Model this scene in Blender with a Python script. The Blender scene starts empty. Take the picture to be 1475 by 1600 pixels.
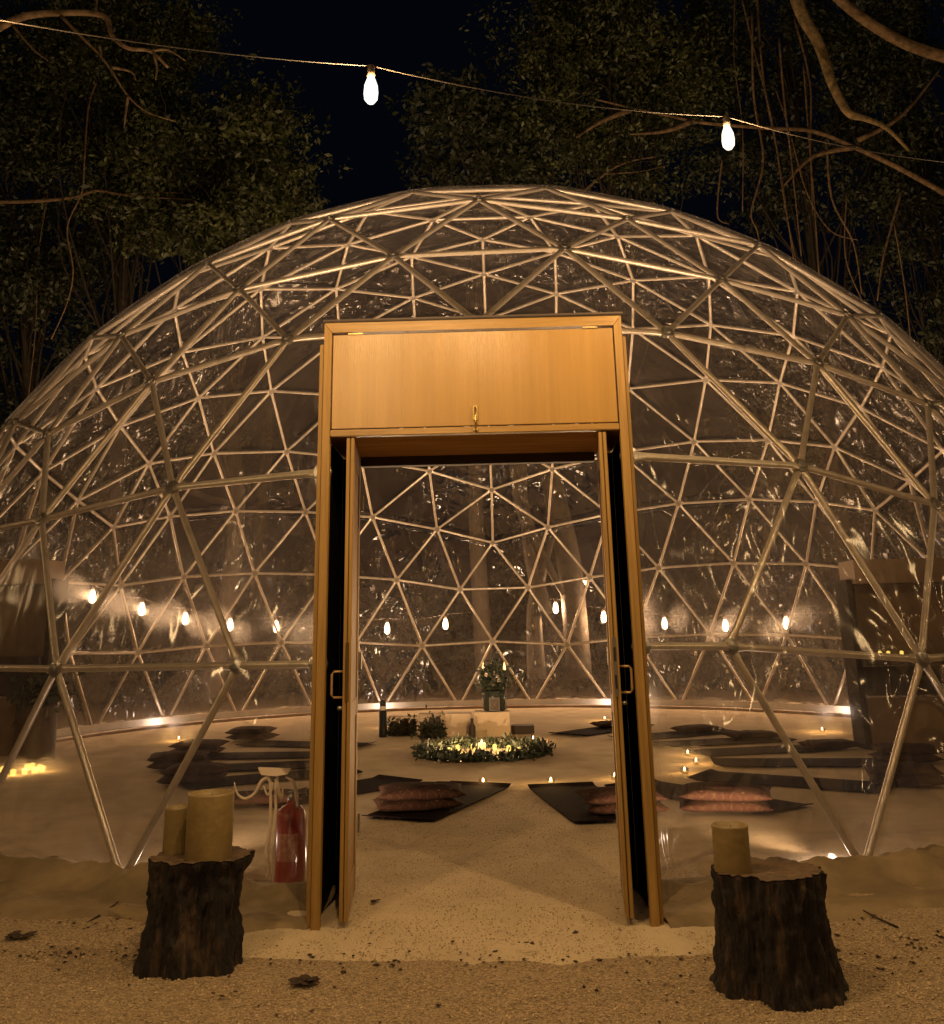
import bpy, bmesh, math, random
import numpy as np
from mathutils import Vector, Matrix, noise
S = bpy.context.scene
COL = S.collection
random.seed(7); np.random.seed(7)
R = 7.0                      # dome radius in metres

# ------------------------------------------------------------------ camera
CAM = np.array([0.0144*R, -1.8141*R, 0.1983*R])
YAW, PIT, ROL, FPX, SX, SY = -0.0259, 0.2667, -0.0193, 1456.64, -3.48, -206.29
_f = np.array([math.sin(YAW)*math.cos(PIT), math.cos(YAW)*math.cos(PIT), math.sin(PIT)])
_r = np.array([math.cos(YAW), -math.sin(YAW), 0.0]); _u = np.cross(_r, _f)
_r2 = _r*math.cos(ROL)+_u*math.sin(ROL); _u2 = -_r*math.sin(ROL)+_u*math.cos(ROL)
cd = bpy.data.cameras.new('camera'); cam = bpy.data.objects.new('camera', cd); COL.objects.link(cam)
cd.sensor_fit = 'HORIZONTAL'; cd.sensor_width = 36; cd.lens = FPX*36/1475
cd.shift_x = -SX/1475; cd.shift_y = SY/1475; cd.clip_end = 500; cd.clip_start = 0.05
cam.matrix_world = Matrix(((_r2[0], _u2[0], -_f[0], CAM[0]), (_r2[1], _u2[1], -_f[1], CAM[1]), (_r2[2], _u2[2], -_f[2], CAM[2]), (0, 0, 0, 1)))
S.camera = cam
def ray(px, py):
    d = _f+_r2*(px-737.5-SX)/FPX-_u2*(py-800-SY)/FPX
    return d
def at_ground(px, py, z=0.0):
    d = ray(px, py); t = (z-CAM[2])/d[2]; return Vector(CAM+t*d)
def at_depth(px, py, y):
    d = ray(px, py); t = (y-CAM[1])/d[1]; return Vector(CAM+t*d)

# ------------------------------------------------------------------ night sky and exposure
w = bpy.data.worlds.new('World'); S.world = w; w.use_nodes = True
nt = w.node_tree; bg = nt.nodes['Background']
bg.inputs[0].default_value = (0.16, 0.26, 0.55, 1); bg.inputs[1].default_value = 0.0011
S.view_settings.view_transform = 'Standard'; S.view_settings.look = 'None'
S.view_settings.exposure = 2.15; S.view_settings.gamma = 1.0
S.cycles.transparent_max_bounces = 24; S.cycles.max_bounces = 8
S.cycles.use_denoising = True
S.cycles.sample_clamp_indirect = 1.2; S.cycles.sample_clamp_direct = 4.0
WARM = (1.0, 0.63, 0.28); PALE = (1.0, 0.72, 0.50); CANDLE = (1.0, 0.55, 0.18)

# ------------------------------------------------------------------ helpers
def mat(name, col=(0.5, 0.5, 0.5), rough=0.6, metal=0.0, noise_scale=None, col2=None, bump=0.0, bump_scale=None, spec=0.5,
        emit=None, emit_s=0.0, stretch=None, coord='Object', thresh=None):
    m = bpy.data.materials.new(name); m.use_nodes = True
    n = m.node_tree.nodes; l = m.node_tree.links; b = n['Principled BSDF']
    b.inputs['Base Color'].default_value = (*col, 1); b.inputs['Roughness'].default_value = rough
    b.inputs['Metallic'].default_value = metal; b.inputs['Specular IOR Level'].default_value = spec
    if emit: b.inputs['Emission Color'].default_value = (*emit, 1); b.inputs['Emission Strength'].default_value = emit_s
    if noise_scale or bump:
        tc = n.new('ShaderNodeTexCoord'); mp = n.new('ShaderNodeMapping'); l.new(tc.outputs[coord], mp.inputs[0])
        if stretch: mp.inputs['Scale'].default_value = stretch
    if noise_scale:
        t = n.new('ShaderNodeTexNoise'); t.inputs['Scale'].default_value = noise_scale; t.inputs['Detail'].default_value = 8
        t.inputs['Roughness'].default_value = 0.65
        l.new(mp.outputs[0], t.inputs[0])
        r = n.new('ShaderNodeValToRGB'); r.color_ramp.elements[0].color = (*col, 1); r.color_ramp.elements[1].color = (*(col2 or col), 1)
        a, c = thresh or (0.35, 0.68)
        r.color_ramp.elements[0].position = a; r.color_ramp.elements[1].position = c
        l.new(t.outputs[0], r.inputs[0]); l.new(r.outputs[0], b.inputs['Base Color'])
    if bump:
        t2 = n.new('ShaderNodeTexNoise'); t2.inputs['Scale'].default_value = bump_scale or 30; t2.inputs['Detail'].default_value = 6
        l.new(mp.outputs[0], t2.inputs[0]); bp = n.new('ShaderNodeBump'); bp.inputs['Strength'].default_value = bump
        bp.inputs['Distance'].default_value = 0.02; l.new(t2.outputs[0], bp.inputs['Height']); l.new(bp.outputs[0], b.inputs['Normal'])
    return m
def link(name, me, m=None, parent=None, smooth=False):
    o = bpy.data.objects.new(name, me); COL.objects.link(o)
    if m is not None and not me.materials:
        for k in (m if isinstance(m, (list, tuple)) else [m]): me.materials.append(k)
    if parent: o.parent = parent
    if smooth:
        me.polygons.foreach_set('use_smooth', [True]*len(me.polygons))
    return o
def obj(name, bm, m, parent=None, smooth=False):
    me = bpy.data.meshes.new(name); bm.to_mesh(me); bm.free()
    return link(name, me, m, parent, smooth)
def pyobj(name, V, F, m, parent=None, smooth=False):
    me = bpy.data.meshes.new(name); me.from_pydata([tuple(v) for v in V], [], F); me.update()
    return link(name, me, m, parent, smooth)
def npobj(name, V, Q, m, parent=None, smooth=False):
    """fast mesh from numpy arrays, Q an (n,k) index array"""
    me = bpy.data.meshes.new(name); k = Q.shape[1]
    me.vertices.add(len(V)); me.vertices.foreach_set('co', np.asarray(V, np.float32).ravel())
    me.loops.add(Q.size); me.loops.foreach_set('vertex_index', np.asarray(Q, np.int32).ravel())
    me.polygons.add(len(Q)); me.polygons.foreach_set('loop_start', np.arange(0, Q.size, k, dtype=np.int32))
    me.update(calc_edges=True); me.validate()
    return link(name, me, m, parent, smooth)
def tag(o, label=None, cat=None, group=None, kind=None):
    if label: o['label'] = label
    if cat: o['category'] = cat
    if group: o['group'] = group
    if kind: o['kind'] = kind
    return o
def thing(name, loc, label, cat, group=None, rz=0.0):
    o = bpy.data.objects.new(name, None); COL.objects.link(o); o.location = loc; o.rotation_euler = (0, 0, rz); o.empty_display_size = 0.1
    return tag(o, label, cat, group)
def add_box(bm, c, s, rot=None, bev=0.0):
    r = bmesh.ops.create_cube(bm, size=1.0); v = r['verts']
    M = Matrix.Translation(Vector(c)) @ (rot.to_4x4() if rot else Matrix()) @ Matrix.Diagonal((*s, 1))
    bmesh.ops.transform(bm, matrix=M, verts=v)
    if bev > 0:
        e = list({e for x in v for e in x.link_edges}); bmesh.ops.bevel(bm, geom=e, offset=bev, segments=2, affect='EDGES')
def box(name, c, s, m, parent=None, bev=0.0, rot=None):
    bm = bmesh.new(); add_box(bm, c, s, rot, bev); return obj(name, bm, m, parent)
def add_lathe(bm, prof, c=(0, 0, 0), seg=24, sq=None):
    rings = []
    for (r, z) in prof:
        rings.append([bm.verts.new((c[0]+r*math.cos(2*math.pi*k/seg), c[1]+r*math.sin(2*math.pi*k/seg), c[2]+z)) for k in range(seg)])
    for a, b in zip(rings, rings[1:]):
        for k in range(seg): bm.faces.new((a[k], a[(k+1) % seg], b[(k+1) % seg], b[k]))
    if prof[0][0] > 1e-4: bm.faces.new(list(reversed(rings[0])))
    if prof[-1][0] > 1e-4: bm.faces.new(rings[-1])
def lathe(name, prof, m, parent=None, c=(0, 0, 0), seg=24, smooth=True):
    bm = bmesh.new(); add_lathe(bm, prof, c, seg); o = obj(name, bm, m, parent, smooth); return o
def tube_arrays(pts, rad, seg=6):
    pts = [Vector(p) for p in pts]; V = []; F = []; n = len(pts)
    if not hasattr(rad, '__len__'): rad = [rad]*n
    up = Vector((0.13, 0.27, 0.95))
    for i, p in enumerate(pts):
        t = (pts[min(i+1, n-1)]-pts[max(i-1, 0)]); t = t.normalized() if t.length > 1e-9 else Vector((0, 0, 1))
        a = t.cross(up if abs(t.dot(up)) < 0.97 else Vector((1, 0, 0))).normalized(); b = t.cross(a)
        for k in range(seg):
            th = 2*math.pi*k/seg; V.append(p+(a*math.cos(th)+b*math.sin(th))*rad[i])
    for i in range(n-1):
        for k in range(seg):
            k2 = (k+1) % seg; F.append((i*seg+k, i*seg+k2, (i+1)*seg+k2, (i+1)*seg+k))
    F.append(tuple(range(seg-1, -1, -1))); F.append(tuple((n-1)*seg+k for k in range(seg)))
    return V, F
class MB:
    def __init__(s): s.V = []; s.F = []
    def add(s, VF):
        o = len(s.V); s.V += [tuple(v) for v in VF[0]]; s.F += [tuple(i+o for i in f) for f in VF[1]]
    def build(s, name, m, parent=None, smooth=True): return pyobj(name, s.V, s.F, m, parent, smooth)
def tube(name, pts, rad, m, parent=None, seg=8, smooth=True):
    V, F = tube_arrays(pts, rad, seg); return pyobj(name, V, F, m, parent, smooth)
def pt_light(name, loc, power, col, rad=0.03, parent=None):
    L = bpy.data.lights.new(name, 'POINT'); L.energy = power; L.color = col; L.shadow_soft_size = rad
    o = bpy.data.objects.new(name, L); COL.objects.link(o); o.location = loc
    if parent: o.parent = parent
    return o
def copy_thing(root, loc=None, rz=None, label=None, group=None):
    r = root.copy(); COL.objects.link(r)
    if loc is not None: r.location = loc
    if rz is not None: r.rotation_euler = (0, 0, rz)
    if label: r['label'] = label
    if group: r['group'] = group
    for ch in list(root.children):
        c = ch.copy(); COL.objects.link(c); c.parent = r
        for g in list(ch.children):
            d = g.copy(); COL.objects.link(d); d.parent = c
    return r
def fbm(x, y, z=0.0, s=1.0): return noise.fractal(Vector((x*s, y*s, z*s)), 1.0, 2.0, 4)

# ------------------------------------------------------------------ materials
M_steel = mat('painted_steel', (0.44, 0.38, 0.30), 0.3, 0.5, 9, (0.62, 0.55, 0.45), 0.15, 60)
M_bolt = mat('bolt_steel', (0.35, 0.33, 0.30), 0.3, 0.8)
M_ply = mat('plywood', (0.25, 0.138, 0.027), 0.34, 0, 1.3, (0.34, 0.195, 0.042), 0.15, 40, stretch=(11, 11, 0.35), thresh=(0.25, 0.72))
M_ply2 = mat('varnished_frame_timber', (0.22, 0.125, 0.027), 0.6, 0, 3.0, (0.34, 0.20, 0.05), 0.15, 25, stretch=(14, 14, 0.7))
M_plyh = mat('header_frame_timber', (0.22, 0.125, 0.027), 0.38, 0, 3.0, (0.34, 0.20, 0.05), 0.15, 25, stretch=(0.7, 14, 14))
M_ceil = mat('glossy_ceiling_board', (0.24, 0.13, 0.04), 0.7, 0, 3.0, (0.36, 0.20, 0.07), 0.1, 6, spec=0.0, stretch=(0.6, 8, 8))
M_black = mat('black_cloth', (0.006, 0.006, 0.008), 0.9, 0, spec=0.1)
M_brass = mat('brass', (0.75, 0.55, 0.22), 0.25, 1.0)
M_rope = mat('rope_metal', (0.42, 0.27, 0.12), 0.4, 0.4)
M_sand = mat('sand', (0.47, 0.37, 0.235), 0.95, 0, 2.4, (0.61, 0.485, 0.315), 0.8, 110, coord='Object')
M_gravel = mat('gravel_ground', (0.19, 0.135, 0.075), 0.95, 0, 70, (0.48, 0.355, 0.21), 1.0, 120, thresh=(0.38, 0.62))
M_pebble = mat('pebble', (0.17, 0.12, 0.07), 0.9, 0, 55, (0.56, 0.43, 0.26), thresh=(0.35, 0.62))
M_canvas = mat('canvas_skirt', (0.13, 0.092, 0.044), 0.7, 0, 2.2, (0.26, 0.19, 0.10), 0.7, 7)
M_liner = mat('white_liner', (0.62, 0.56, 0.47), 0.55, 0, 4, (0.74, 0.68, 0.58), 0.2, 8)
M_bark = mat('stump_bark', (0.008, 0.005, 0.004), 0.95, 0, 9, (0.085, 0.05, 0.027), 1.0, 30, stretch=(2.2, 2.2, 0.45), thresh=(0.48, 0.75))
M_cut = mat('stump_top_wood', (0.05, 0.03, 0.016), 0.9, 0, 12, (0.13, 0.08, 0.04), 0.8, 30)
M_wax = mat('olive_candle_wax', (0.16, 0.112, 0.04), 0.5, 0, 7, (0.23, 0.165, 0.065), 0.2, 30)
M_mat = mat('dark_mat_foam', (0.010, 0.006, 0.006), 0.95, 0, 20, (0.018, 0.011, 0.010), 0.5, 200, spec=0.05)
M_red = mat('red_enamel', (0.34, 0.022, 0.012), 0.28)
M_rubber = mat('black_rubber', (0.012, 0.012, 0.012), 0.5)
M_leaf = mat('tree_leaf', (0.014, 0.020, 0.005), 0.55, 0, 1.3, (0.11, 0.125, 0.036), thresh=(0.4, 0.75), coord='Object')
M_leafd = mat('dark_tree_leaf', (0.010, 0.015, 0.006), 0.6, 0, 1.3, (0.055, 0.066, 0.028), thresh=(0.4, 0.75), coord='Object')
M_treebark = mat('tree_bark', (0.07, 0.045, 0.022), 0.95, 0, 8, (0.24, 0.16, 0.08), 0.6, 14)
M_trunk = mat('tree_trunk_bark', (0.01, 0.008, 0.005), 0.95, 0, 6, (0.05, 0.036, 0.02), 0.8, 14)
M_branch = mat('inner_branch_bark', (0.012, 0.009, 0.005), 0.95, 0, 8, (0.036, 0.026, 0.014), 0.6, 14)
M_wreath = mat('wreath_leaf', (0.010, 0.016, 0.007), 0.6, 0, 14, (0.035, 0.042, 0.02))
M_petal = mat('pale_petal', (0.62, 0.52, 0.42), 0.7, 0, 20, (0.75, 0.66, 0.55))
M_cream = mat('cream_box_board', (0.55, 0.42, 0.28), 0.7, 0, 5, (0.62, 0.49, 0.34))
M_dark = mat('dark_wood', (0.03, 0.018, 0.012), 0.6, 0, 8, (0.05, 0.03, 0.02))
M_plast = mat('tan_plywood_wall', (0.15, 0.095, 0.052), 0.6, 0, 3, (0.22, 0.145, 0.08), 0.1, 20)
M_cable = mat('black_cable', (0.05, 0.035, 0.025), 0.5)
M_flame = mat('flame', (1, 0.8, 0.5), 0.3, emit=(1.0, 0.66, 0.34), emit_s=4)
M_fix = mat('black_light_housing', (0.02, 0.02, 0.02), 0.4)
M_lens = mat('uplight_lens', (1, 0.9, 0.8), 0.3, emit=(1.0, 0.78, 0.62), emit_s=10)
M_white = mat('white_paper', (0.6, 0.52, 0.42), 0.8)

def facing_fac(n, l, lo, hi, normal=None, power=4.0):
    """reflectance that rises towards grazing angles and is the same from both sides"""
    lw = n.new('ShaderNodeLayerWeight'); lw.inputs[0].default_value = 0.5
    if normal: l.new(normal, lw.inputs['Normal'])
    p = n.new('ShaderNodeMath'); p.operation = 'POWER'; p.inputs[1].default_value = power; l.new(lw.outputs['Facing'], p.inputs[0])
    r = n.new('ShaderNodeMapRange'); r.inputs[3].default_value = lo; r.inputs[4].default_value = hi; l.new(p.outputs[0], r.inputs[0]); return r.outputs[0]
def glass_mat(name, tint=(0.93, 0.93, 0.9), gl=0.9):
    m = bpy.data.materials.new(name); m.use_nodes = True; n = m.node_tree.nodes; l = m.node_tree.links; n.clear()
    o = n.new('ShaderNodeOutputMaterial'); t = n.new('ShaderNodeBsdfTransparent'); t.inputs[0].default_value = (*tint, 1)
    g = n.new('ShaderNodeBsdfGlossy'); g.inputs['Roughness'].default_value = 0.05; 
    mx = n.new('ShaderNodeMixShader'); l.new(facing_fac(n, l, 0.04, 0.6), mx.inputs[0]); l.new(t.outputs[0], mx.inputs[1]); l.new(g.outputs[0], mx.inputs[2]); l.new(mx.outputs[0], o.inputs[0])
    return m
M_glass = glass_mat('clear_glass')
def glow_glass(name, col, st):
    """thin frosted glass lit from inside: glows and lets the filament's light out"""
    m = bpy.data.materials.new(name); m.use_nodes = True; n = m.node_tree.nodes; l = m.node_tree.links; n.clear()
    o = n.new('ShaderNodeOutputMaterial'); t = n.new('ShaderNodeBsdfTransparent'); e = n.new('ShaderNodeEmission')
    e.inputs[0].default_value = (*col, 1); e.inputs[1].default_value = st; a = n.new('ShaderNodeAddShader')
    l.new(t.outputs[0], a.inputs[0]); l.new(e.outputs[0], a.inputs[1]); l.new(a.outputs[0], o.inputs[0]); return m
M_bulb = glow_glass('bulb_glow', (0.92, 0.95, 0.86), 0.22); M_bulb2 = glow_glass('bulb_glow_warm', (1.0, 0.86, 0.66), 0.25); M_bulbfar = glow_glass('far_bulb_glow', (1.0, 0.66, 0.36), 3.0)
M_votive = glow_glass('lit_votive_wax', (1.0, 0.62, 0.12), 0.20)
def pvc_mat():
    m = bpy.data.materials.new('clear_pvc_film'); m.use_nodes = True; n = m.node_tree.nodes; l = m.node_tree.links; n.clear()
    o = n.new('ShaderNodeOutputMaterial'); tc = n.new('ShaderNodeTexCoord')
    tr = n.new('ShaderNodeBsdfTransparent'); tr.inputs[0].default_value = (0.84, 0.825, 0.81, 1)
    di = n.new('ShaderNodeBsdfDiffuse'); di.inputs[0].default_value = (0.52, 0.48, 0.49, 1)
    tl = n.new('ShaderNodeBsdfTranslucent'); tl.inputs[0].default_value = (0.55, 0.51, 0.52, 1)
    hz = n.new('ShaderNodeMixShader'); hz.inputs[0].default_value = 0.5; l.new(di.outputs[0], hz.inputs[1]); l.new(tl.outputs[0], hz.inputs[2])
    fw = n.new('ShaderNodeMixShader'); fw.inputs[0].default_value = 0.5          # soft forward scatter either way round the straight ray
    for q_, (ior, ro_) in enumerate(((1.022, 0.55), (0.978, 0.55))):
        f_ = n.new('ShaderNodeBsdfRefraction'); f_.inputs['IOR'].default_value = ior; f_.inputs['Roughness'].default_value = ro_; f_.inputs[0].default_value = (0.9, 0.85, 0.8, 1); l.new(f_.outputs[0], fw.inputs[1+q_])
    # dirt, water marks and haze, uneven
    n1 = n.new('ShaderNodeTexNoise'); n1.inputs['Scale'].default_value = 0.8; n1.inputs['Detail'].default_value = 12; n1.inputs['Roughness'].default_value = 0.78
    l.new(tc.outputs['Object'], n1.inputs[0])
    n3 = n.new('ShaderNodeTexNoise'); n3.inputs['Scale'].default_value = 26; n3.inputs['Detail'].default_value = 5
    mp3 = n.new('ShaderNodeMapping'); mp3.inputs['Scale'].default_value = (1, 1, 0.25); l.new(tc.outputs['Object'], mp3.inputs[0]); l.new(mp3.outputs[0], n3.inputs[0])
    ad = n.new('ShaderNodeMath'); ad.operation = 'MULTIPLY_ADD'; ad.inputs[1].default_value = 0.35; l.new(n3.outputs[0], ad.inputs[0]); l.new(n1.outputs[0], ad.inputs[2])
    r1 = n.new('ShaderNodeMapRange'); r1.inputs[1].default_value = 0.52; r1.inputs[2].default_value = 0.90; r1.inputs[3].default_value = 0.006; r1.inputs[4].default_value = 0.085
    l.new(ad.outputs[0], r1.inputs[0])
    mx = n.new('ShaderNodeMixShader'); l.new(r1.outputs[0], mx.inputs[0]); l.new(tr.outputs[0], mx.inputs[1]); l.new(hz.outputs[0], mx.inputs[2])
    mf = n.new('ShaderNodeMixShader'); mf.inputs[0].default_value = 0.07; l.new(mx.outputs[0], mf.inputs[1]); l.new(fw.outputs[0], mf.inputs[2])
    # crinkles
    mp = n.new('ShaderNodeMapping'); mp.inputs['Scale'].default_value = (1, 1, 0.55); l.new(tc.outputs['Object'], mp.inputs[0])
    w1 = n.new('ShaderNodeTexNoise'); w1.inputs['Scale'].default_value = 2.1; w1.inputs['Detail'].default_value = 1.2; w1.inputs['Roughness'].default_value = 0.45; w1.inputs['Distortion'].default_value = 1.3; l.new(mp.outputs[0], w1.inputs[0])
    b1 = n.new('ShaderNodeBump'); b1.inputs['Strength'].default_value = 0.8; b1.inputs['Distance'].default_value = 0.30; l.new(w1.outputs[0], b1.inputs['Height'])
    wm = n.new('ShaderNodeTexNoise'); wm.inputs['Scale'].default_value = 0.42; wm.inputs['Detail'].default_value = 2.5; l.new(tc.outputs['Object'], wm.inputs[0])      # crinkled only in patches
    wr_ = n.new('ShaderNodeMapRange'); wr_.inputs[1].default_value = 0.45; wr_.inputs[2].default_value = 0.60; wr_.inputs[3].default_value = 0.16; wr_.inputs[4].default_value = 1.0; l.new(wm.outputs[0], wr_.inputs[0]); l.new(wr_.outputs[0], b1.inputs['Strength'])
    gl = n.new('ShaderNodeBsdfGlossy'); gl.inputs['Roughness'].default_value = 0.10; gl.inputs[0].default_value = (0.92, 0.9, 0.87, 1); l.new(b1.outputs[0], gl.inputs['Normal'])
    m2 = n.new('ShaderNodeMixShader'); l.new(facing_fac(n, l, 0.10, 0.45), m2.inputs[0]); l.new(mf.outputs[0], m2.inputs[1]); l.new(gl.outputs[0], m2.inputs[2])
    l.new(m2.outputs[0], o.inputs[0]); return m
M_pvc = pvc_mat()
M_fold_highlight = mat('fold_highlight_plastic', (0.62, 0.50, 0.38), 0.12, 0, spec=0.9)
def kilim_mat():
    m = bpy.data.materials.new('woven_kilim_cloth'); m.use_nodes = True; n = m.node_tree.nodes; l = m.node_tree.links; b = n['Principled BSDF']
    b.inputs['Roughness'].default_value = 0.95; b.inputs['Specular IOR Level'].default_value = 0.1
    tc = n.new('ShaderNodeTexCoord'); mp = n.new('ShaderNodeMapping'); mp.inputs['Scale'].default_value = (1, 1, 0.4); l.new(tc.outputs['Object'], mp.inputs[0])
    v = n.new('ShaderNodeTexVoronoi'); v.distance = 'MANHATTAN'; v.inputs['Scale'].default_value = 10; v.inputs['Randomness'].default_value = 0.4; l.new(mp.outputs[0], v.inputs[0])
    r = n.new('ShaderNodeValToRGB'); r.color_ramp.interpolation = 'CONSTANT'
    r.color_ramp.elements[0].color = (0.11, 0.07, 0.04, 1); r.color_ramp.elements[1].position = 0.16; r.color_ramp.elements[1].color = (0.03, 0.013, 0.009, 1)
    for p, c in ((0.32, (0.042, 0.021, 0.012, 1)), (0.44, (0.03, 0.010, 0.009, 1)), (0.58, (0.06, 0.036, 0.018, 1)), (0.68, (0.036, 0.016, 0.011, 1))):
        e = r.color_ramp.elements.new(p); e.color = c
    l.new(v.outputs[0], r.inputs[0]); l.new(r.outputs[0], b.inputs['Base Color'])
    t2 = n.new('ShaderNodeTexNoise'); t2.inputs['Scale'].default_value = 120; l.new(tc.outputs['Object'], t2.inputs[0])
    bp = n.new('ShaderNodeBump'); bp.inputs['Strength'].default_value = 0.6; bp.inputs['Distance'].default_value = 0.01; l.new(t2.outputs[0], bp.inputs['Height']); l.new(bp.outputs[0], b.inputs['Normal'])
    return m
M_kilim = kilim_mat()

# ------------------------------------------------------------------ ground
def ground_z(x, y):
    r = math.hypot(x, y)
    if r < R: return -0.03
    d = -y
    z = 0.0
    # sand apron before the door, gravel a little lower
    edge = 1.145*R
    t = min(1, max(0, (r-1.06*R)/(0.09*R)))
    z = -0.05*t
    a = abs(math.atan2(x, -y))
    if a < 0.2 and r < 1.16*R:
        q = min(1, max(0, (1.13*R-r)/0.12))*min(1, (0.2-a)/0.05); z = -0.10*q+z*(1-q)
    if r > 1.1*R: z += 0.02*fbm(x, y, 0, 0.9)*min(1, max(0, (r-1.17*R)/0.7))
    if r > 1.1*R: z += 0.012*fbm(x, y, 3, 5)*min(1, (r-1.1*R)/0.5)
    if r > 2.2*R: z += 0.25*fbm(x, y, 5, 0.08)
    return z
def grid(name, x0, x1, y0, y1, nx, ny, zf, m, hole=None):
    xs = np.linspace(x0, x1, nx); ys = np.linspace(y0, y1, ny)
    V = [(x, y, zf(x, y)) for y in ys for x in xs]
    F = [(j*nx+i, j*nx+i+1, (j+1)*nx+i+1, (j+1)*nx+i) for j in range(ny-1) for i in range(nx-1)]
    return pyobj(name, V, F, m, None, True)
def polar_grid():
    rs = [0.01, 2, 4, 6, 6.7, 6.99, 7.2]+list(np.arange(7.3, 9.6, 0.045))+[10, 10.6, 11.5, 13, 15, 18, 24, 35, 60, 120, 220]
    V = []; F = []; n = 0
    # finer in the sector that faces the camera
    ang = sorted(set(np.round(np.concatenate([np.linspace(-math.pi, math.pi, 120, endpoint=False), np.linspace(-0.62, 0.62, 260)]), 5)))
    na = len(ang)
    for r in rs:
        for a in ang:
            x, y = r*math.sin(a), -r*math.cos(a); V.append((x, y, ground_z(x, y)))
    for i in range(len(rs)-1):
        for k in range(na):
            k2 = (k+1) % na; F.append((i*na+k, i*na+k2, (i+1)*na+k2, (i+1)*na+k))
    return pyobj('ground', V, F, M_gravel, None, True)
tag(polar_grid(), kind='structure')
def forest_floor():  # dark ring added over the gravel, shade put into its colour
    rs = list(np.linspace(1.10*R, 2.2*R, 22))+[18, 22, 30, 45, 80, 160]; V = []; F = []; an = list(np.linspace(0.85, 2*math.pi-0.85, 200))
    for i, r in enumerate(rs):
        for a in an:
            r_ = r+(0.25*fbm(a*9, 0, 3, 1) if i == 0 else 0); x, y = r_*math.sin(a), -r_*math.cos(a)
            V.append((x, y, ground_z(x, y)+(0.004 if i == 0 else 0.035+0.02*fbm(x, y, 2, 3))))
    n = len(an)
    for i in range(len(rs)-1):
        for k in range(n-1): F.append((i*n+k, i*n+k+1, (i+1)*n+k+1, (i+1)*n+k))
    return pyobj('forest_floor', V, F, mat('darkened_forest_floor', (0.008, 0.006, 0.004), 0.95, 0, 6, (0.04, 0.028, 0.016), 0.8, 30, spec=0.1), None, True)
tag(forest_floor(), kind='structure')
# sand floor of the dome with a tongue of sand that runs out through the door
def sand_floor():
    V = []; F = []; n = 96; rings = list(np.linspace(0, 1, 60))
    def outer(a):
        r = 0.99*R
        aw = abs(a)
        if aw < 0.2:
            s = min(1, (0.2-aw)/0.05); s = s*s*(3-2*s)
            tgt = 1.175*R
            r = r*(1-s)+tgt*s
        return r
    ang = sorted(set(np.round(np.concatenate([np.linspace(-math.pi, math.pi, n, endpoint=False), np.linspace(-0.3, 0.3, 120)]), 5))); na = len(ang)
    for t in rings:
        for a in ang:
            r = outer(a)*t; x, y = r*math.sin(a), -r*math.cos(a)
            z = 0.006*fbm(x, y, 1, 1.4)+0.003*fbm(x, y, 9, 6)-0.010*max(0, fbm(x, y, 12, 2.6)-0.25)
            if t > 0.86 and abs(a) < 0.22: z -= 0.105*((t-0.86)/0.14)**3-0.006*fbm(x, y, 6, 5.0)
            V.append((x, y, z))
    for i in range(len(rings)-1):
        for k in range(na):
            k2 = (k+1) % na; F.append((i*na+k, i*na+k2, (i+1)*na+k2, (i+1)*na+k))
    return tag(pyobj('sand_floor', V, F, M_sand, None, True), kind='structure')
sand_floor()
# loose gravel, one countless mass
def sand_z(x, y):
    a = abs(math.atan2(x, -y)); r = math.hypot(x, y)
    if a > 0.19 or r > 1.16*R: return -1
    t = r/(1.175*R); return -0.105*(max(0, t-0.86)/0.14)**3
def scatter_stones(name, N, m, fx, smin, smax, flat=0.6):
    base = np.array([(1, 0, 0), (-1, 0, 0), (0, 1, 0), (0, -1, 0), (0, 0, 1), (0, 0, -1)], float)
    tri = np.array([(0, 2, 4), (2, 1, 4), (1, 3, 4), (3, 0, 4), (2, 0, 5), (1, 2, 5), (3, 1, 5), (0, 3, 5)])
    V = []; Q = []
    pts = fx(N)
    for i, (x, y, z) in enumerate(pts):
        s = random.uniform(smin, smax)*random.choice((0.7, 1, 1.3)); a = random.random()*6.28; ca, sa = math.cos(a), math.sin(a)
        b = base*np.array([s, s*random.uniform(0.6, 1), s*flat*random.uniform(0.6, 1)])+np.random.uniform(-0.25, 0.25, (6, 3))*s
        bx = b[:, 0]*ca-b[:, 1]*sa; by = b[:, 0]*sa+b[:, 1]*ca
        V.append(np.stack([bx+x, by+y, b[:, 2]+z], 1)); Q.append(tri+6*i)
    return npobj(name, np.concatenate(V), np.concatenate(Q), m, None, True)
def gravel_pts(N):
    out = []
    while len(out) < N:
        x = random.uniform(-3.6, 3.6); y = random.uniform(-9.6, -7.5)
        r = math.hypot(x, y)
        e_ = min(1, max(0, (abs(x)-1.15)/0.5)); lim = (1.13*R)*(1-e_)+(1.085*R)*e_+0.12*fbm(x, y, 2, 1.3)
        if r < lim: continue
        if r < lim+0.35 and random.random() > ((r-lim)/0.35)**1.5+0.06: continue
        out.append((x, y, max(ground_z(x, y), sand_z(x, y))+0.001))
    return out
def grain_pts(N):
    out = []
    while len(out) < N:
        x = random.uniform(-2.6, 2.6); y = -8.0+4.6*random.random()**1.4
        if math.hypot(x, y) > 0.97*R and abs(x) > 0.8+0.35*(y < -7.6): continue
        out.append((x, y, 0.001+0.006*fbm(x, y, 1, 1.4)+0.003*fbm(x, y, 9, 6)+min(0, sand_z(x, y))))
    return out
tag(scatter_stones('coral_grit', 34000, M_pebble, grain_pts, 0.002, 0.0048), kind='stuff')
tag(scatter_stones('gravel', 70000, M_pebble, gravel_pts, 0.003, 0.0075), kind='stuff')
M_litter = mat('dead_leaf', (0.018, 0.011, 0.007), 0.9, 0, 8, (0.07, 0.04, 0.02))
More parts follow.
